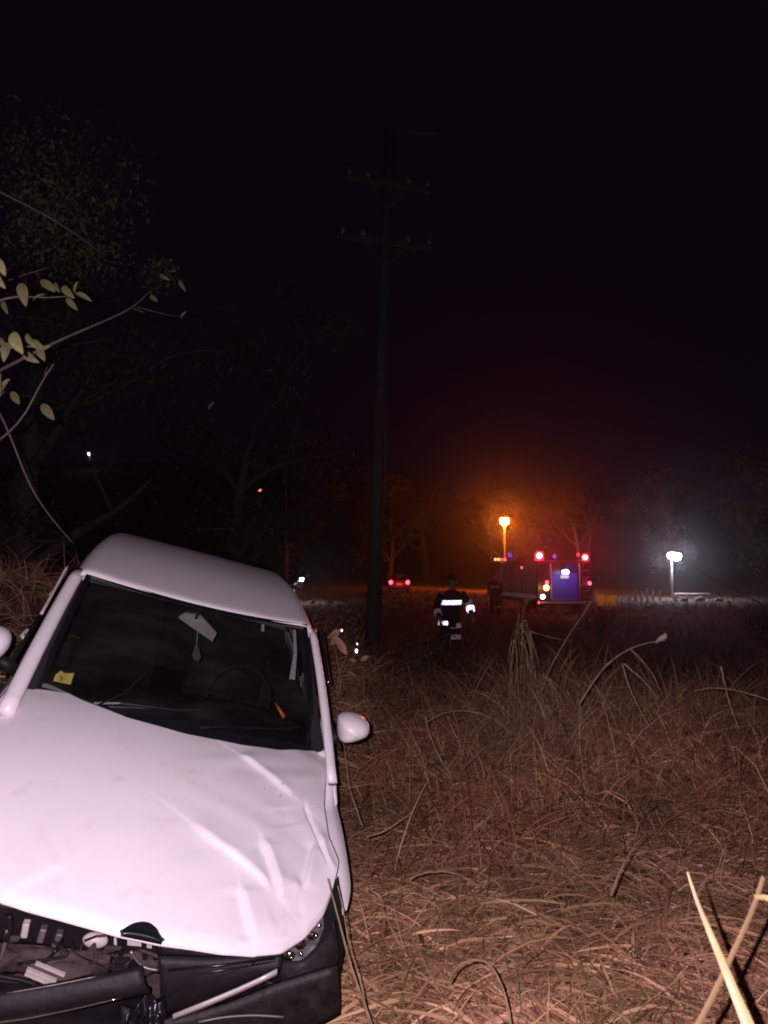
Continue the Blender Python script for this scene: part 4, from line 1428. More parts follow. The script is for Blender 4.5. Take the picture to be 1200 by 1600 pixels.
# bare twigs at the right edge
BB = empty('bare_shrub', (4.3, 7.0, gz(4.3, 7.0)), 'bare leafless shrub reaching in from the right edge', 'shrub')
for pts, r0, r1 in (([(1290, 1000, 7), (1230, 965, 7), (1200, 950, 7), (1165, 930, 7), (1120, 908, 7), (1085, 888, 7), (1060, 860, 7)], 0.012, 0.002), ([(1140, 918, 7), (1150, 905, 7), (1130, 880, 7), (1112, 865, 7)], 0.005, 0.002), ([(1240, 985, 7), (1215, 940, 7), (1195, 905, 7), (1170, 890, 7)], 0.006, 0.002), ([(1152, 930, 7), (1139, 945, 7)], 0.004, 0.002), ([(1300, 1230, 7), (1292, 1100, 7), (1280, 1000, 7)], 0.016, 0.012)):
    mb = MB()
    px_tube(mb, pts, r0, r1, off=Vector(BB.location))
    mb.build('twig', m_bark, BB, smooth=True)

for root, o_, n_, rr_, hh in ((GC, GCo, 600, 0.32, (0.25, 1.0)), (DC, DCo, 1500, 0.65, (0.25, 0.85))):
    x = o_.x + npr.normal(0, rr_, n_)
    y = o_.y + npr.normal(0, rr_ * 0.6, n_)
    z = ground_z(x, y)
    V_, q_ = blades(n_, np.stack([x, y, z], -1), npr.uniform(*hh, n_), npr.uniform(0.003, 0.009, n_), npr.uniform(0.0, 0.55, n_), npr.uniform(0.4, 3.2, n_))
    V_ = V_ - np.array(o_)
    big_mesh('undergrowth', V_, q_, 4, m_straw if root is DC else m_dark, 'stuff', root)

# ------------------------------------------------------------------ utility pole
conc = mat('weathered concrete', (0.065, 0.058, 0.062), 0.9, var=0.35, scale=5, bump=0.4)
ptop = at(609, 204, 15.2)
pb = at(584, 960, 15.2)
up_ = empty('utility_pole', (pb.x, 15.2, gz(pb.x, 15.2) - 0.1), 'tall concrete utility pole with two crossarms rising behind the car', 'utility pole')
o_ = Vector(up_.location)
base = pb + (pb - ptop).normalized() * (pb.z - o_.z) - o_
MB().tube([base, (base + (ptop - o_)) / 2, ptop - o_], [0.165, 0.135, 0.10], 14).build('shaft', conc, up_, smooth=True)
wood = mat('grey crossarm', (0.05, 0.045, 0.048), 0.85, var=0.4, scale=6, bump=0.4)
for (a, b, c, d) in ((540, 276, 672, 298), (528, 368, 676, 388)):
    p, q = at(a, b, 14.98) - o_, at(c, d, 15.05) - o_
    ca = MB().box((p + q) / 2, ((q - p).length, 0.09, 0.11), M=(q - p).to_track_quat('X', 'Z').to_matrix()).build('crossarm', wood, up_, bevel=0.01)
    for t in (0.04, 0.26, 0.74, 0.96):
        MB().lathe(p.lerp(q, t) + Vector((0, 0, 0.055)), [(0.02, 0), (0.02, 0.05), (0.055, 0.06), (0.03, 0.09), (0.05, 0.10), (0.03, 0.15), (0.012, 0.17)], 10).build('insulator', mat('brown porcelain', (0.10, 0.085, 0.085), 0.35), ca, smooth=True)
    for t in (0.25, 0.75):
        MB().tube([p.lerp(q, t), (p + q) / 2 + Vector((0, -0.02, -0.55))], 0.018, 6).build('brace', conc, ca)
p, q = at(612, 206, 15.15) - o_, at(682, 208, 15.1) - o_
MB().tube([p, p.lerp(q, 0.5), q], [0.035, 0.03, 0.03], 8).build('top_arm', wood, up_, smooth=True)

# ------------------------------------------------------------------ lamps along the road
steel = mat('galvanised steel', (0.42, 0.40, 0.40), 0.5, 0.5, var=0.2, scale=6)
oem = lamp_mat('sodium lamp', (1.0, 0.30, 0.02), 500)
wem = lamp_mat('white floodlight', (0.86, 0.88, 1.0), 300)


def lamp_post(px, py, Y, rad, m, pcol, power, label, heads=((0, 0),), name='street_lamp', pole_r=0.09, arm=0.0):
    top = at(px, py, Y)
    zb = gz(top.x - arm, Y)
    r = empty(name, (top.x - arm, Y, zb), label, 'street lamp')
    h = top.z - zb
    MB().tube([(0, 0, 0), (0, 0, h * 0.5), (0, 0, h - 0.35), (arm * 0.6, -0.05, h - 0.1), (arm, -0.2, h + rad * 0.7)], [pole_r * 1.3, pole_r, pole_r * 0.8, pole_r * 0.7, pole_r * 0.6], 10).build('pole', steel, r, smooth=True)
    for dx, dz in heads:
        hd = MB().lathe((arm + dx, -0.1, h + dz), [(rad * 0.3, rad * 1.3), (rad * 0.9, rad * 0.95), (rad * 1.1, rad * 0.6), (rad * 1.05, rad * 0.55)], 14).build('lamp_head', steel, r, smooth=True)
        MB().ball((arm + dx, -0.1, h + dz), rad, 14, 10).build('bulb', m, hd, smooth=True)
        point('lamp_light', (arm + dx, -0.1 - rad * 1.3, h + dz - 0.1), power / len(heads), pcol, 0.2, r)
    return r


lamp_post(788, 814, 74, 0.42, oem, (1.0, 0.12, 0.011), 6800, 'tall street lamp glowing bright orange above the fire engine')
lamp_post(1049, 868, 55, 0.27, wem, (0.80, 0.78, 1.0), 1500, 'floodlight post with bright white twin heads by the gate', ((0, 0), (0.38, -0.06)), pole_r=0.06)
lamp_post(472, 905, 42, 0.10, wem, (0.9, 0.9, 1.0), 60, 'small white lamp on a slanting pole beside the car roof', pole_r=0.03, arm=0.45)
sw_ = lamp_mat('far window light', (0.9, 0.9, 0.95), 12)
so_ = lamp_mat('far orange light', (1.0, 0.22, 0.03), 3)
for px, py, m_, c_, lb in ((140, 709, sw_, (1, 1, 1), 'tiny white lamp far up the dark hill, upper left'), (406, 766, so_, (1, .4, .1), 'tiny orange lamp far up the dark hill above the car')):
    for Y in range(90, 420, 2):                       # where this line of sight meets the hill
        p = at(px, py, Y)
        if gz(p.x, Y) > p.z - 4.5: break
    zb = gz(p.x, Y)
    r = empty('hillside_lamp', (p.x, Y, min(zb, p.z - 0.5)), lb, 'street lamp', 'lamps on the hill')
    h = p.z - min(zb, p.z - 0.5)
    MB().tube([(0, 0, 0), (0, 0, h)], [0.08, 0.06], 8).build('pole', steel, r, smooth=True)
    MB().ball((0, -0.1, h), 0.0019 * Y, 10, 8).build('bulb', m_, r, smooth=True)
for a, b, c, Y, lb in ((768, 822, 905, 60, 'bare pole left of the orange street lamp'), (922, 785, 870, 44, 'thin pale mast rising behind the right beacon of the fire engine')):
    p = at(a, b, Y)
    o = MB().tube([(0, 0, 0), (0, 0, (p.z - gz(p.x, Y)) * 0.6), (0.02, 0, p.z - gz(p.x, Y))], [0.12 if Y > 50 else 0.06, 0.1 if Y > 50 else 0.045, 0.08 if Y > 50 else 0.025], 10)
    q = o.build('bare_pole', conc, None, smooth=True)
    q.location = (p.x, Y, gz(p.x, Y))
    tag(q, lb, 'pole')

# ------------------------------------------------------------------ fire engine
red = mat('fire engine red', (0.07, 0.005, 0.008), 0.35, var=0.3, scale=2.5, coat=0.2)
blue = mat('blue panel', (0.09, 0.06, 0.62), 0.5, var=0.25, scale=3)
dark = mat('dark chassis', (0.03, 0.03, 0.03), 0.7, var=0.3)
white = mat('white stripe', (0.7, 0.7, 0.7), 0.5, var=0.15)
e_red = lamp_mat('red beacon', (1.0, 0.02, 0.06), 4)
e_hot = lamp_mat('hot bulb', (1.0, 0.62, 0.66), 9)
e_dome = bpy.data.materials.new('glowing red dome')
e_dome.use_nodes = True
dn = e_dome.node_tree.nodes
dn.remove(dn['Principled BSDF'])
dt = dn.new('ShaderNodeBsdfTransparent')
dt.inputs[0].default_value = (1.0, 0.75, 0.78, 1)
de = dn.new('ShaderNodeEmission')
de.inputs[0].default_value = (1.0, 0.02, 0.06, 1)
de.inputs[1].default_value = 0.9
da = dn.new('ShaderNodeAddShader')
e_dome.node_tree.links.new(dt.outputs[0], da.inputs[0])
e_dome.node_tree.links.new(de.outputs[0], da.inputs[1])
e_dome.node_tree.links.new(da.outputs[0], dn['Material Output'].inputs[0])
e_redw = lamp_mat('hot red lamp', (1.0, 0.075, 0.13), 5)
e_tail = lamp_mat('tail lamp', (1.0, 0.08, 0.10), 3)
e_amb = lamp_mat('amber lamp', (1.0, 0.48, 0.2), 4)
e_whi = lamp_mat('white work lamp', (1.0, 0.95, 0.95), 14)
e_pur = lamp_mat('blue beacon', (0.22, 0.06, 1.0), 0.55)
e_mark = lamp_mat('marker lamp', (1.0, 0.30, 0.08), 4)
TY = 31.0
tp = at(884, 955, TY)
FT = empty('fire_engine', (tp.x, TY, gz(tp.x, TY)), 'red fire engine seen from behind with lit red beacons and a blue rear panel', 'fire engine', rz=math.radians(8))


def bx(name, c, d, m, par=None, bev=0.02):
    return MB().box(c, d).build(name, m, par or FT, bevel=bev)


body = bx('body', (0, 2.6, 1.40), (2.42, 5.0, 1.70), red, bev=0.06)
bx('cab', (0, 6.3, 1.35), (2.3, 2.1, 1.9), red, bev=0.12)
bx('chassis', (0, 3.6, 0.50), (1.6, 7.4, 0.22), dark)
bx('rear_step', (0, -0.12, 0.48), (2.3, 0.45, 0.08), mat('tread plate', (0.35, 0.35, 0.36), 0.4, 0.7, var=0.3, scale=40))
sh = bx('rear_shutter', (0, 0.075, 1.14), (1.14, 0.06, 1.16), blue)
for k in range(9):
    MB().tube([(-0.56, 0.04, 0.62 + 0.13 * k), (0.56, 0.04, 0.62 + 0.13 * k)], 0.016, 6).build('shutter_slat', blue, sh)
bx('upper_panel', (0.62, 0.085, 1.95), (1.05, 0.04, 0.42), mat('dark blue panel', (0.02, 0.015, 0.15), 0.5))
for sx in (-1, 1):
    bx('corner_post', (sx * 0.92, 0.075, 1.35), (0.5, 0.05, 1.60), red)
    for k in range(3):
        d = bx('locker_shutter', (sx * 1.215, 1.0 + 1.55 * k, 1.45), (0.04, 1.35, 1.2), mat('alloy shutter', (0.04, 0.035, 0.04), 0.5, 0.2, var=0.2, scale=12))
    bx('side_stripe', (sx * 1.225, 2.6, 0.72), (0.03, 4.9, 0.16), retro_mat('stripe', (0.6, 0.6, 0.6), 0.5) if 'stripe' not in bpy.data.materials else bpy.data.materials['stripe'], bev=0.004)
    for yy in (1.5, 6.2):
        wl = MB().lathe((sx * 1.05, yy, 0.48), [(0.25, -0.14), (0.44, -0.14), (0.48, -0.1), (0.48, 0.1), (0.44, 0.14), (0.25, 0.14)], 24, Matrix.Rotation(PI / 2, 3, 'Y')).build('wheel', rubber, FT, smooth=True)
        MB().lathe((sx * 1.17, yy, 0.48), [(0.24, -0.05), (0.24, 0.02), (0.1, 0.05), (0.02, 0.05)], 16, Matrix.Rotation(sx * PI / 2, 3, 'Y')).build('rim', steel, wl, smooth=True)
    MB().tube([(sx * 0.62, -0.02, 0.5), (sx * 0.62, -0.05, 1.3), (sx * 0.62, 0.0, 2.1)], 0.018, 8).build('grab_rail', steel, FT, smooth=True)
for k in range(5):
    MB().tube([(0.75, -0.03, 0.7 + 0.28 * k), (1.05, -0.03, 0.7 + 0.28 * k)], 0.014, 6).build('ladder_rung', steel, FT)


def lampb(name, x, y, z, r, m, par=None, sc=(1, 0.8, 1)):
    b_ = MB().lathe((x, y + r * 0.6, z), [(r * 1.15, -0.02), (r * 1.2, 0.0), (r * 1.1, 0.03)], 14, Matrix.Rotation(PI / 2, 3, 'X')).build(name, dark, par or FT, smooth=True)
    MB().ball((x, y, z), r, 14, 10, sc).build('lens', m, b_, smooth=True)
    return b_


def beam(x, y, z, power, col):
    l = bpy.data.lights.new('beacon_beam', 'SPOT')
    l.energy = power
    l.color = col
    l.spot_size = math.radians(30)
    l.spot_blend = 1.0
    l.shadow_soft_size = 0.1
    o = bpy.data.objects.new('beacon_beam', l)
    C.objects.link(o)
    o.parent = FT
    o.location = (x, y, z)
    o.rotation_euler = (math.radians(-90 - 8), 0, 0)
    o.rotation_euler = (math.radians(90 + 7), 0, math.radians(180 - 8 - 12))


def beacon(x, y, z, r, m):
    b_ = MB().lathe((x, y, z - r), [(r * 0.8, -0.12), (r * 0.9, -0.04), (r * 0.9, 0.0)], 14).build('beacon', dark, FT, smooth=True)
    MB().lathe((x, y, z - r), [(r, 0), (r, r), (r * 0.85, r * 1.7), (r * 0.4, r * 2.0), (0.01, r * 2.05)], 16).build('dome', m, b_, smooth=True)
    if m is e_dome: MB().ball((x, y, z), r * 0.62, 12, 8).build('bulb', e_hot, b_, smooth=True)


beacon(-1.00, 0.3, 2.44, 0.19, e_dome)
beacon(1.03, 0.3, 2.38, 0.15, e_dome)
beacon(0.80, 0.5, 2.50, 0.05, e_red)
beacon(-0.33, 0.3, 2.42, 0.07, e_pur)
beacon(-1.0, 4.3, 2.55, 0.10, e_pur)
lampb('tail_lamp', -0.80, -0.02, 1.33, 0.07, e_redw)
lampb('scene_lamp', -0.84, -0.04, 1.11, 0.13, e_amb)
lampb('reverse_lamp', -1.00, -0.03, 0.74, 0.085, e_whi)
lampb('tail_lamp', -1.16, -0.02, 0.50, 0.05, e_tail)
lampb('tail_lamp', 1.06, -0.02, 1.29, 0.075, e_redw)
lampb('work_lamp', -0.02, -0.10, 1.76, 0.115, e_whi, sc=(1.3, 0.7, 0.8))
bx('number_plate', (-0.02, -0.005, 1.56), (0.36, 0.02, 0.14), white, bev=0.004)
for k, (px, r_) in enumerate(((776, 0.06), (781, 0.065), (787, 0.05), (793, 0.075))):
    MB().ball((-1.13 + 0.16 * k - 0.2, 5.6, 2.36), r_, 10, 8).build('marker_lamp', e_mark if k < 2 else e_tail, FT, smooth=True)
bx('roof_rack', (-0.9, 5.7, 2.28), (0.9, 0.2, 0.06), dark)
lampb('marker_lamp', -1.235, 1.9, 1.95, 0.05, e_tail)
beam(-1.0, 0.1, 2.42, 2000, (1.0, 0.03, 0.06))
beam(1.03, 0.1, 2.38, 1100, (1.0, 0.03, 0.06))
point('work_light', (-0.02, -0.75, 1.60), 11, (0.7, 0.65, 1.0), 0.1, FT)
point('beacon_light', (-1.0, 0.0, 3.2), 200, (1.0, 0.04, 0.06), 0.15, FT)
point('beacon_light', (1.03, 0.0, 3.1), 120, (1.0, 0.04, 0.06), 0.15, FT)
point('scene_light', (-0.95, -0.5, 1.10), 7, (1.0, 0.5, 0.2), 0.1, FT)
point('tail_light', (1.2, -0.6, 1.29), 4, (1.0, 0.1, 0.1), 0.1, FT)

# ------------------------------------------------------------------ car with red tail lights
cp = at(624, 925, 58)
RC = empty('parked_car', (cp.x, 58, gz(cp.x, 58)), 'distant dark red car with both tail lights on, left of the orange lamp', 'car')
prof = [(0.0, 0.35, 0.72), (0.02, 0.62, 0.80), (0.10, 0.95, 0.80), (0.35, 1.0, 0.79), (0.6, 1.42, 0.62), (1.2, 1.50, 0.60), (2.1, 1.44, 0.60), (2.8, 1.02, 0.74), (3.7, 0.88, 0.76), (3.95, 0.65, 0.72), (4.0, 0.35, 0.68)]
rws = []
for y, z, hw in prof:
    rws.append([(-hw, y, 0.25), (-hw * 1.03, y, 0.25 + (z - 0.25) * 0.5), (-hw, y, z - 0.05), (-hw * 0.9, y, z), (0, y, z + 0.03), (hw * 0.9, y, z), (hw, y, z - 0.05), (hw * 1.03, y, 0.25 + (z - 0.25) * 0.5), (hw, y, 0.25)])
cb = MB().grid(rws)
cb.f.append(tuple(range(8, -1, -1)))
cb.build('body', mat('dark red paint', (0.22, 0.02, 0.02), 0.35, coat=0.3), RC, smooth=False)
MB().grid([[(-0.58, 0.36, 1.05), (0.58, 0.36, 1.05)], [(-0.5, 0.57, 1.38), (0.5, 0.57, 1.38)]]).build('rear_window', gloss, RC, thick=0.01)
MB().box((0, -0.04, 0.42), (1.55, 0.12, 0.2)).build('bumper', dark, RC, bevel=0.03)
MB().box((0, -0.02, 0.72), (0.45, 0.02, 0.12)).build('number_plate', white, RC)
for sx in (-1, 1):
    MB().ball((sx * 0.66, 0.02, 0.86), 0.16, 12, 8, (0.9, 0.35, 1.0)).build('tail_lamp', e_redw, RC, smooth=True)
    for y in (0.75, 3.2):
        MB().lathe((sx * 0.7, y, 0.30), [(0.18, -0.09), (0.3, -0.08), (0.3, 0.08), (0.18, 0.09)], 18, Matrix.Rotation(PI / 2, 3, 'Y')).build('wheel', rubber, RC, smooth=True)
point('tail_glow', (0, -0.9, 0.95), 30, (1.0, 0.06, 0.05), 0.2, RC)

# ------------------------------------------------------------------ orange barrier, fence, gate, marker post
om = retro_mat('orange sheeting', (0.9, 0.33, 0.02), 0.34, (0.8, 0.25, 0.02))
bp_ = at(947, 938, 30)
OB = empty('road_barrier', (bp_.x, 30, gz(bp_.x, 30)), 'small orange two-panel road barrier right of the fire engine', 'barrier')
zc = bp_.z - gz(bp_.x, 30)
for k, (x0, w_) in enumerate(((-0.22, 0.31), (0.19, 0.43))):
    MB().box((x0, 0, zc), (w_, 0.03, 0.44 - 0.02 * k)).build('panel', om, OB, bevel=0.01)
for sx in (-1, 1):
    MB().tube([(sx * 0.3, 0.05, zc + 0.25), (sx * 0.3, 0.05, 0)], 0.025, 8).build('leg', dark, OB)
    MB().box((sx * 0.3, 0.05, 0.03), (0.1, 0.5, 0.05)).build('foot', rubber, OB)
wp = mat('whitewashed wood', (0.5, 0.42, 0.38), 0.85, var=0.4, scale=6)
for k, (px, top, Y) in enumerate(((983, 934, 52), (993, 922, 52), (1002, 924, 52), (1011, 920, 53), (1020, 922, 53), (1031, 923, 53))):
    p = at(px, top, Y)
    zb = gz(p.x, Y)
    q = MB().lathe((0, 0, 0), [(0.08, 0), (0.08, (p.z - zb) * 0.96), (0.05, p.z - zb)], 8).build('fence_post', wp, None)
    q.location = (p.x, Y, zb)
    tag(q, ['short pale fence post, farthest left in the row beside the orange barrier', 'tall pale fence post, second from the left of the row', 'pale fence post, third from the left of the row', 'tallest pale fence post, fourth from the left of the row', 'pale fence post, second from the floodlight post', 'pale fence post nearest the floodlight post on its left'][k], 'fence post', 'fence posts by the floodlight')
gp = at(1082, 945, 54)
GT = empty('pole_gate', (gp.x, 54, gz(gp.x, 54)), 'pale field gate of poles right of the white floodlight post', 'gate')
zt = at(1082, 928, 54).z - GT.location.z
wg = 1.25
for z_ in (zt, zt * 0.35):
    MB().tube([(-wg, 0, z_), (0, 0.01, z_ - 0.02), (wg, 0, z_)], 0.055, 8).build('rail', wp, GT, smooth=True)
for x_ in (-wg, -0.4, 0.75, wg):
    MB().tube([(x_, 0.03, 0), (x_, 0.03, zt)], 0.05, 8).build('post', wp, GT, smooth=True)
for k, (px, py, r_) in enumerate(((1056, 949, 0.16), (1070, 947, 0.24), (1095, 950, 0.28), (1124, 952, 0.22))):
    p = at(px, py + 4, 51)
    q = MB().ball((0, 0, 0), r_, 12, 8, (1.2, 0.9, 0.7))
    q.v = [(a + 0.03 * math.sin(b * 30 + k), b, c + 0.03 * math.sin(a * 25)) for a, b, c in q.v]
    o = q.build('boulder', mat('pale stone', (0.35, 0.3, 0.3), 0.9, var=0.4, scale=8, bump=0.5), None, smooth=True)
    o.location = (p.x, 51, gz(p.x, 51) + r_ * 0.4)
    tag(o, ['small pale stone at the floodlight post foot', 'pale stone below the left half of the gate', 'pale stone below the right half of the gate', 'low pale stone left of the marker post'][k], 'stone', 'stones under the gate')
mp_ = at(1139, 940, 40)
q = MB().lathe((0, 0, 0), [(0.09, 0), (0.09, mp_.z - gz(mp_.x, 40)), (0.04, mp_.z - gz(mp_.x, 40) + 0.05)], 10).build('marker_post', retro_mat('pale marker', (0.7, 0.4, 0.2), 0.7, (0.6, 0.5, 0.35)), None)
q.location = (mp_.x, 40, gz(mp_.x, 40))
tag(q, 'short pale marker post near the right edge beyond the grass', 'post')

# ------------------------------------------------------------------ people
skin = mat('skin', (0.30, 0.17, 0.12), 0.6, var=0.15, scale=12)
uni = mat('dark blue uniform', (0.012, 0.012, 0.03), 0.9, var=0.4, scale=12)
boot = mat('black boots', (0.01, 0.01, 0.01), 0.5)
rtape = retro_mat('reflective tape', (0.75, 0.85, 1.0), 0.27, (0.5, 0.5, 0.52))
rtape2 = retro_mat('worn reflective tape', (0.35, 0.30, 0.36), 0.5, (0.35, 0.33, 0.36))


def skin_body(J, E_, R, name, m, par):
    me = bpy.data.meshes.new(name)
    me.from_pydata(J, E_, [])
    o = bpy.data.objects.new(name, me)
    C.objects.link(o)
    md = o.modifiers.new('skin', 'SKIN')
    md.use_smooth_shade = True
    for v, r in zip(me.skin_vertices[0].data, R):
        v.radius = r if isinstance(r, tuple) else (r, r)
    me.skin_vertices[0].data[0].use_root = True
    sb = o.modifiers.new('sub', 'SUBSURF')
    sb.levels = 1
    bpy.context.view_layer.update()
    ev = o.evaluated_get(bpy.context.evaluated_depsgraph_get())
    nm = bpy.data.meshes.new_from_object(ev)
    bpy.data.objects.remove(o)
    nm.materials.clear()
    nm.materials.append(m)
    nm.name = name
    q = bpy.data.objects.new(name, nm)
    C.objects.link(q)
    q.parent = par
    return q


def person(loc, rz, label, elbows, wrists, lean=0.0, tapes=()):
    t = empty('person', loc, label, 'person', rz=rz)
    J, E_, R = [], [], []

    def j(p, r, par=None):
        J.append(p); R.append(r)
        if par is not None: E_.append((par, len(J) - 1))
        return len(J) - 1
    ln = lambda z: -lean * max(0, z - 0.9)
    pel = j((0, 0, 0.93), (0.15, 0.11))
    wa = j((0, ln(1.1), 1.10), (0.135, 0.10), pel)
    ch = j((0, ln(1.3), 1.30), (0.165, 0.115), wa)
    nb = j((0, ln(1.45), 1.45), (0.07, 0.07), ch)
    nk = j((0, ln(1.5) - 0.01, 1.51), (0.055, 0.058), nb)
    h1 = j((0, ln(1.58) - 0.03, 1.58), (0.07, 0.085), nk)
    h2 = j((0, ln(1.66) - 0.02, 1.66), (0.078, 0.098), h1)
    j((0, ln(1.74), 1.735), (0.05, 0.06), h2)
    j((0, ln(1.61) - 0.125, 1.605), (0.012, 0.012), h1)
    for sx in (-1, 1):
        j((sx * 0.085, ln(1.63), 1.63), (0.012, 0.02), h2)
        sh_ = j((sx * 0.19, ln(1.41), 1.41), 0.065, ch)
        el = j(elbows[0 if sx < 0 else 1], 0.046, sh_)
        wr = j(wrists[0 if sx < 0 else 1], 0.028, el)
        d = (Vector(wrists[0 if sx < 0 else 1]) - Vector(elbows[0 if sx < 0 else 1])).normalized()
        pw_ = Vector(wrists[0 if sx < 0 else 1]) + d * 0.07
        pm = j(tuple(pw_), (0.038, 0.018), wr)
        a = d.cross(Vector((0, 1, 0.2))).normalized()
        for k, L in enumerate((0.075, 0.085, 0.08, 0.06)):
            f1 = j(tuple(pw_ + d * (0.035 + L * 0.5) + a * (0.026 - 0.018 * k)), 0.0095, pm)
            j(tuple(pw_ + d * (0.03 + L) + a * (0.026 - 0.018 * k) + Vector((0, -0.025, 0))), 0.008, f1)
        t1 = j(tuple(pw_ + a * 0.05 + d * 0.01), 0.011, wr)
        j(tuple(pw_ + a * 0.06 + d * 0.05), 0.009, t1)
        hp_ = j((sx * 0.10, 0, 0.86), 0.095, pel)
        kn = j((sx * 0.12, -0.02, 0.48), 0.062, hp_)
        an = j((sx * 0.13, 0.02, 0.09), 0.042, kn)
        j((sx * 0.14, -0.13, 0.04), 0.04, an)
    skin_body(J, E_, R, 'body', skin, t)
    # clothes
    jk = []
    prof = [(0.205, 0.76), (0.20, 0.90), (0.185, 1.08), (0.20, 1.28), (0.205, 1.38), (0.16, 1.45), (0.075, 1.49)]
    def shell(z, r, e=0.0):
        return [((r + e) * math.cos(a), ln(z) + (r * 0.68 + e) * math.sin(a), z) for a in [2 * PI * k / 24 for k in range(25)]]
    J_ = MB().grid([shell(z, r) for r, z in prof]).build('jacket', uni, t, smooth=True)
    for sx in (0, 1):
        S0 = (-0.19 if sx == 0 else 0.19, ln(1.41), 1.41)
        MB().tube(smooth_poly([S0, elbows[sx], wrists[sx]], 10, 1), [0.085, 0.083, 0.08, 0.074, 0.068, 0.064, 0.06, 0.056, 0.052, 0.048], 12).build('sleeve', uni, J_, smooth=True)
        s_ = -1 if sx == 0 else 1
        MB().tube([(s_ * 0.095, 0, 0.92), (s_ * 0.12, -0.02, 0.48), (s_ * 0.13, 0.02, 0.10)], [0.115, 0.088, 0.078], 12).build('trouser_leg', uni, t, smooth=True)
        MB().tube([(s_ * 0.13, 0.03, 0.22), (s_ * 0.13, 0.02, 0.07), (s_ * 0.137, -0.10, 0.05), (s_ * 0.14, -0.17, 0.045)], [0.062, 0.066, 0.058, 0.035], 10).build('boot', boot, t, smooth=True)
        MB().ball((s_ * 0.032, ln(1.66) - 0.108, 1.655), 0.011, 8, 6).build('eye', boot, t)
    MB().lathe((0, ln(1.68), 1.67), [(0.118, 0), (0.112, 0.05), (0.085, 0.10), (0.04, 0.125), (0.005, 0.13)], 18, sc=(0.86, 1.05, 0.9)).build('hair', mat('black hair', (0.01, 0.008, 0.008), 0.7), t, smooth=True)
    MB().tube([(-0.028, ln(1.58) - 0.112, 1.562), (0, ln(1.58) - 0.118, 1.56), (0.028, ln(1.58) - 0.112, 1.562)], 0.005, 6).build('mouth', maroon, t)
    for kind, a_, b_, m_ in tapes:
        if kind == 'torso':                      # band round the jacket at height a_, b_ tall
            rad = lambda z: np.interp(z, [p[1] for p in prof], [p[0] for p in prof])
            MB().grid([shell(z, float(rad(z)), 0.006) for z in (a_ - b_ / 2, a_, a_ + b_ / 2)]).build('reflective_band', m_, J_, smooth=True)
        else:                                    # band round a sleeve or a leg: from point to point
            P_ = [Vector(a_[0]), Vector(a_[1])]
            MB().tube([P_[0].lerp(P_[1], 0), P_[0].lerp(P_[1], 1)], b_, 14, cap=False).build('reflective_band', m_, J_ if kind == 'sleeve' else t, smooth=True)
    return t


pp = at(703, 960, 14.5)
el = [(-0.30, -0.06, 1.16), (0.36, -0.10, 1.22)]
wr_ = [(-0.28, -0.22, 0.95), (0.37, -0.22, 1.00)]


def seg(a, b, t0, t1): return (Vector(a).lerp(Vector(b), t0), Vector(a).lerp(Vector(b), t1))


person((pp.x, 14.5, gz(pp.x, 14.5) - 0.02), math.radians(12), 'person in dark uniform with bright reflective bands standing in the grass, hands held in front', el, wr_, 0.25,
       (('torso', 1.24, 0.085, rtape), ('leg', ((-0.10, 0, 0.875), (-0.106, -0.006, 0.80)), 0.127, rtape), ('leg', ((0.10, 0, 0.83), (0.106, -0.006, 0.74)), 0.123, rtape2), ('sleeve', seg((0.19, -0.12, 1.41), el[1], 0.75, 1.0), 0.083, rtape2), ('sleeve', seg(el[1], wr_[1], 0.3, 0.7), 0.078, rtape), ('sleeve', seg(el[0], wr_[0], 0.35, 0.7), 0.075, rtape2),
        ('leg', ((0.118, -0.02, 0.62), (0.12, -0.02, 0.53)), 0.104, rtape2)))
p2 = at(774, 950, 29)
el2 = [(-0.27, 0.02, 1.14), (0.27, 0.02, 1.14)]
wr2 = [(-0.25, -0.12, 0.92), (0.25, -0.12, 0.92)]
person((p2.x, 29, gz(p2.x, 29)), math.radians(-30), 'second person in dark clothes with faint pale bands standing left of the fire engine', el2, wr2, 0.02,
       (('torso', 1.22, 0.07, rtape2), ('leg', ((0.12, -0.02, 0.5), (0.125, 0.0, 0.42)), 0.098, rtape2)))

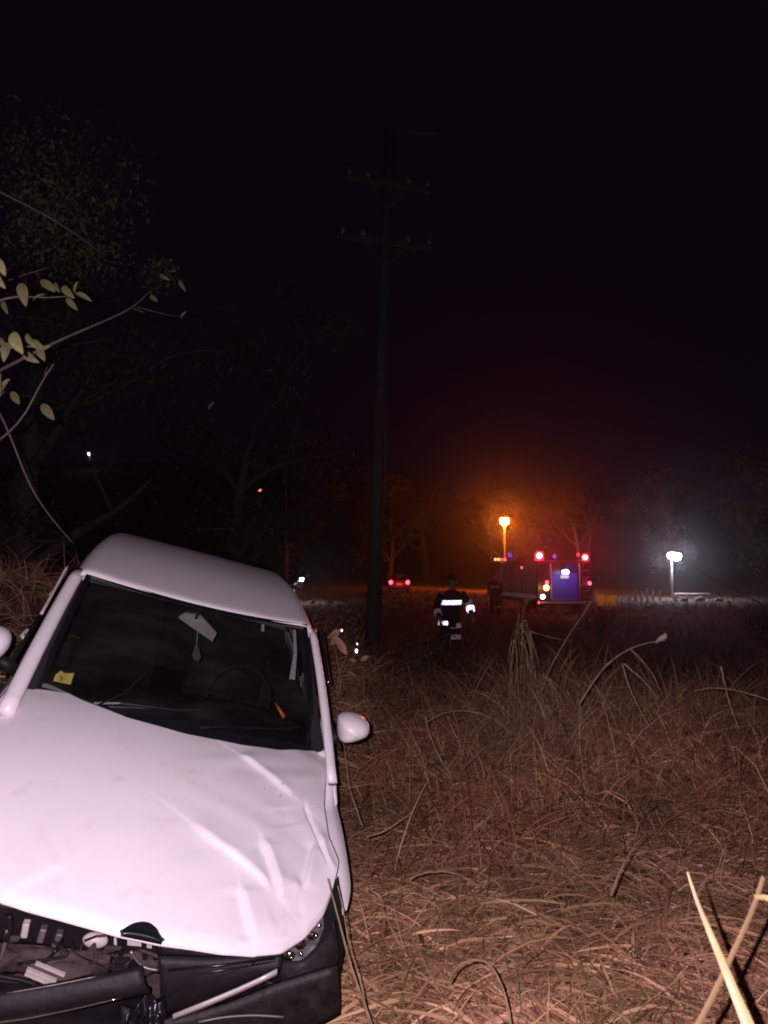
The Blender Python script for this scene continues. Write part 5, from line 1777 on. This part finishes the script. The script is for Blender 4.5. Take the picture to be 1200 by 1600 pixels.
# ------------------------------------------------------------------ shrub with pale leaves and bits of debris behind the car
PS = empty('leafy_shrub', tuple(at(535, 1030, 8).xy) + (gz(*at(535, 1030, 8).xy),), 'low shrub with a few pale pinkish leaves just right of the crashed car windscreen', 'shrub')
PSo = Vector(PS.location)
mb = MB()
for k in range(7):
    a = at(500 + 14 * k, 1070, 8) - PSo
    b = at(512 + 9 * k + rnd.uniform(-6, 6), 985 + rnd.uniform(0, 25), 8) - PSo
    mb.tube(smooth_poly([Vector((a.x, a.y, 0)), a.lerp(b, 0.6) + Vector((rnd.uniform(-.05, .05), 0, 0)), b], 8, 1), 0.006, 5)
mb.build('stems', m_bark, PS, smooth=True, kind='stuff')
V_, tri = leaf_cloud(500, [at(a, b, 8) - PSo for a, b in ((515, 1000), (530, 1000), (550, 1020), (560, 1030), (525, 1040), (545, 1050))], [0.14] * 6, (0.03, 0.07))
big_mesh('foliage', V_, tri, 3, m_scrub, 'stuff', PS)
pkl = mat('pinkish leaf', (0.75, 0.40, 0.26), 0.5, var=0.3)
for a, b, c, d in ((512, 996, 528, 990), (516, 1008, 526, 998), (524, 995, 536, 1013), (528, 1000, 540, 1020), (518, 990, 530, 985), (564, 1032, 574, 1026), (556, 1034, 548, 1030)):
    p, q = at(a, b, 7.7) - PSo, at(c, d, 7.65) - PSo
    L = (q - p).length * 1.1
    yv = (q - p).normalized(); zv = Vector((0.1, -1, 0.3)); xv = yv.cross(zv).normalized(); zv = xv.cross(yv)
    o = bpy.data.objects.new('leaf', LEAF.copy() if 'pl' not in globals() else pl)
    pl = o.data
    pl.materials[0] = pkl
    C.objects.link(o)
    o.parent = PS
    o.matrix_local = Matrix.Translation(p) @ Matrix((xv, yv, zv)).transposed().to_4x4() @ Matrix.Diagonal((L * 1.3, L, L, 1))
sh_m = retro_mat('shiny scrap', (0.9, 0.85, 0.85), 0.34)
for px, py, r_, lb in ((534, 985, 0.011, 'tiny shiny scrap in the shrub beside the windscreen, upper one'), (557, 1017, 0.017, 'shiny white scrap in the shrub beside the windscreen, larger one'), (558, 1006, 0.009, 'smallest dull scrap just above the larger shiny scrap'), (472, 1042, 0.0, '')):
    if r_ == 0: continue
    p = at(px, py, 7.6)
    q = MB().ball((0, 0, 0), r_, 10, 8, (0.8, 0.6, 1.3)).build('plastic_scrap', sh_m, None, smooth=True)
    q.location = p
    tag(q, lb, 'scrap', 'shiny scraps in the shrub')
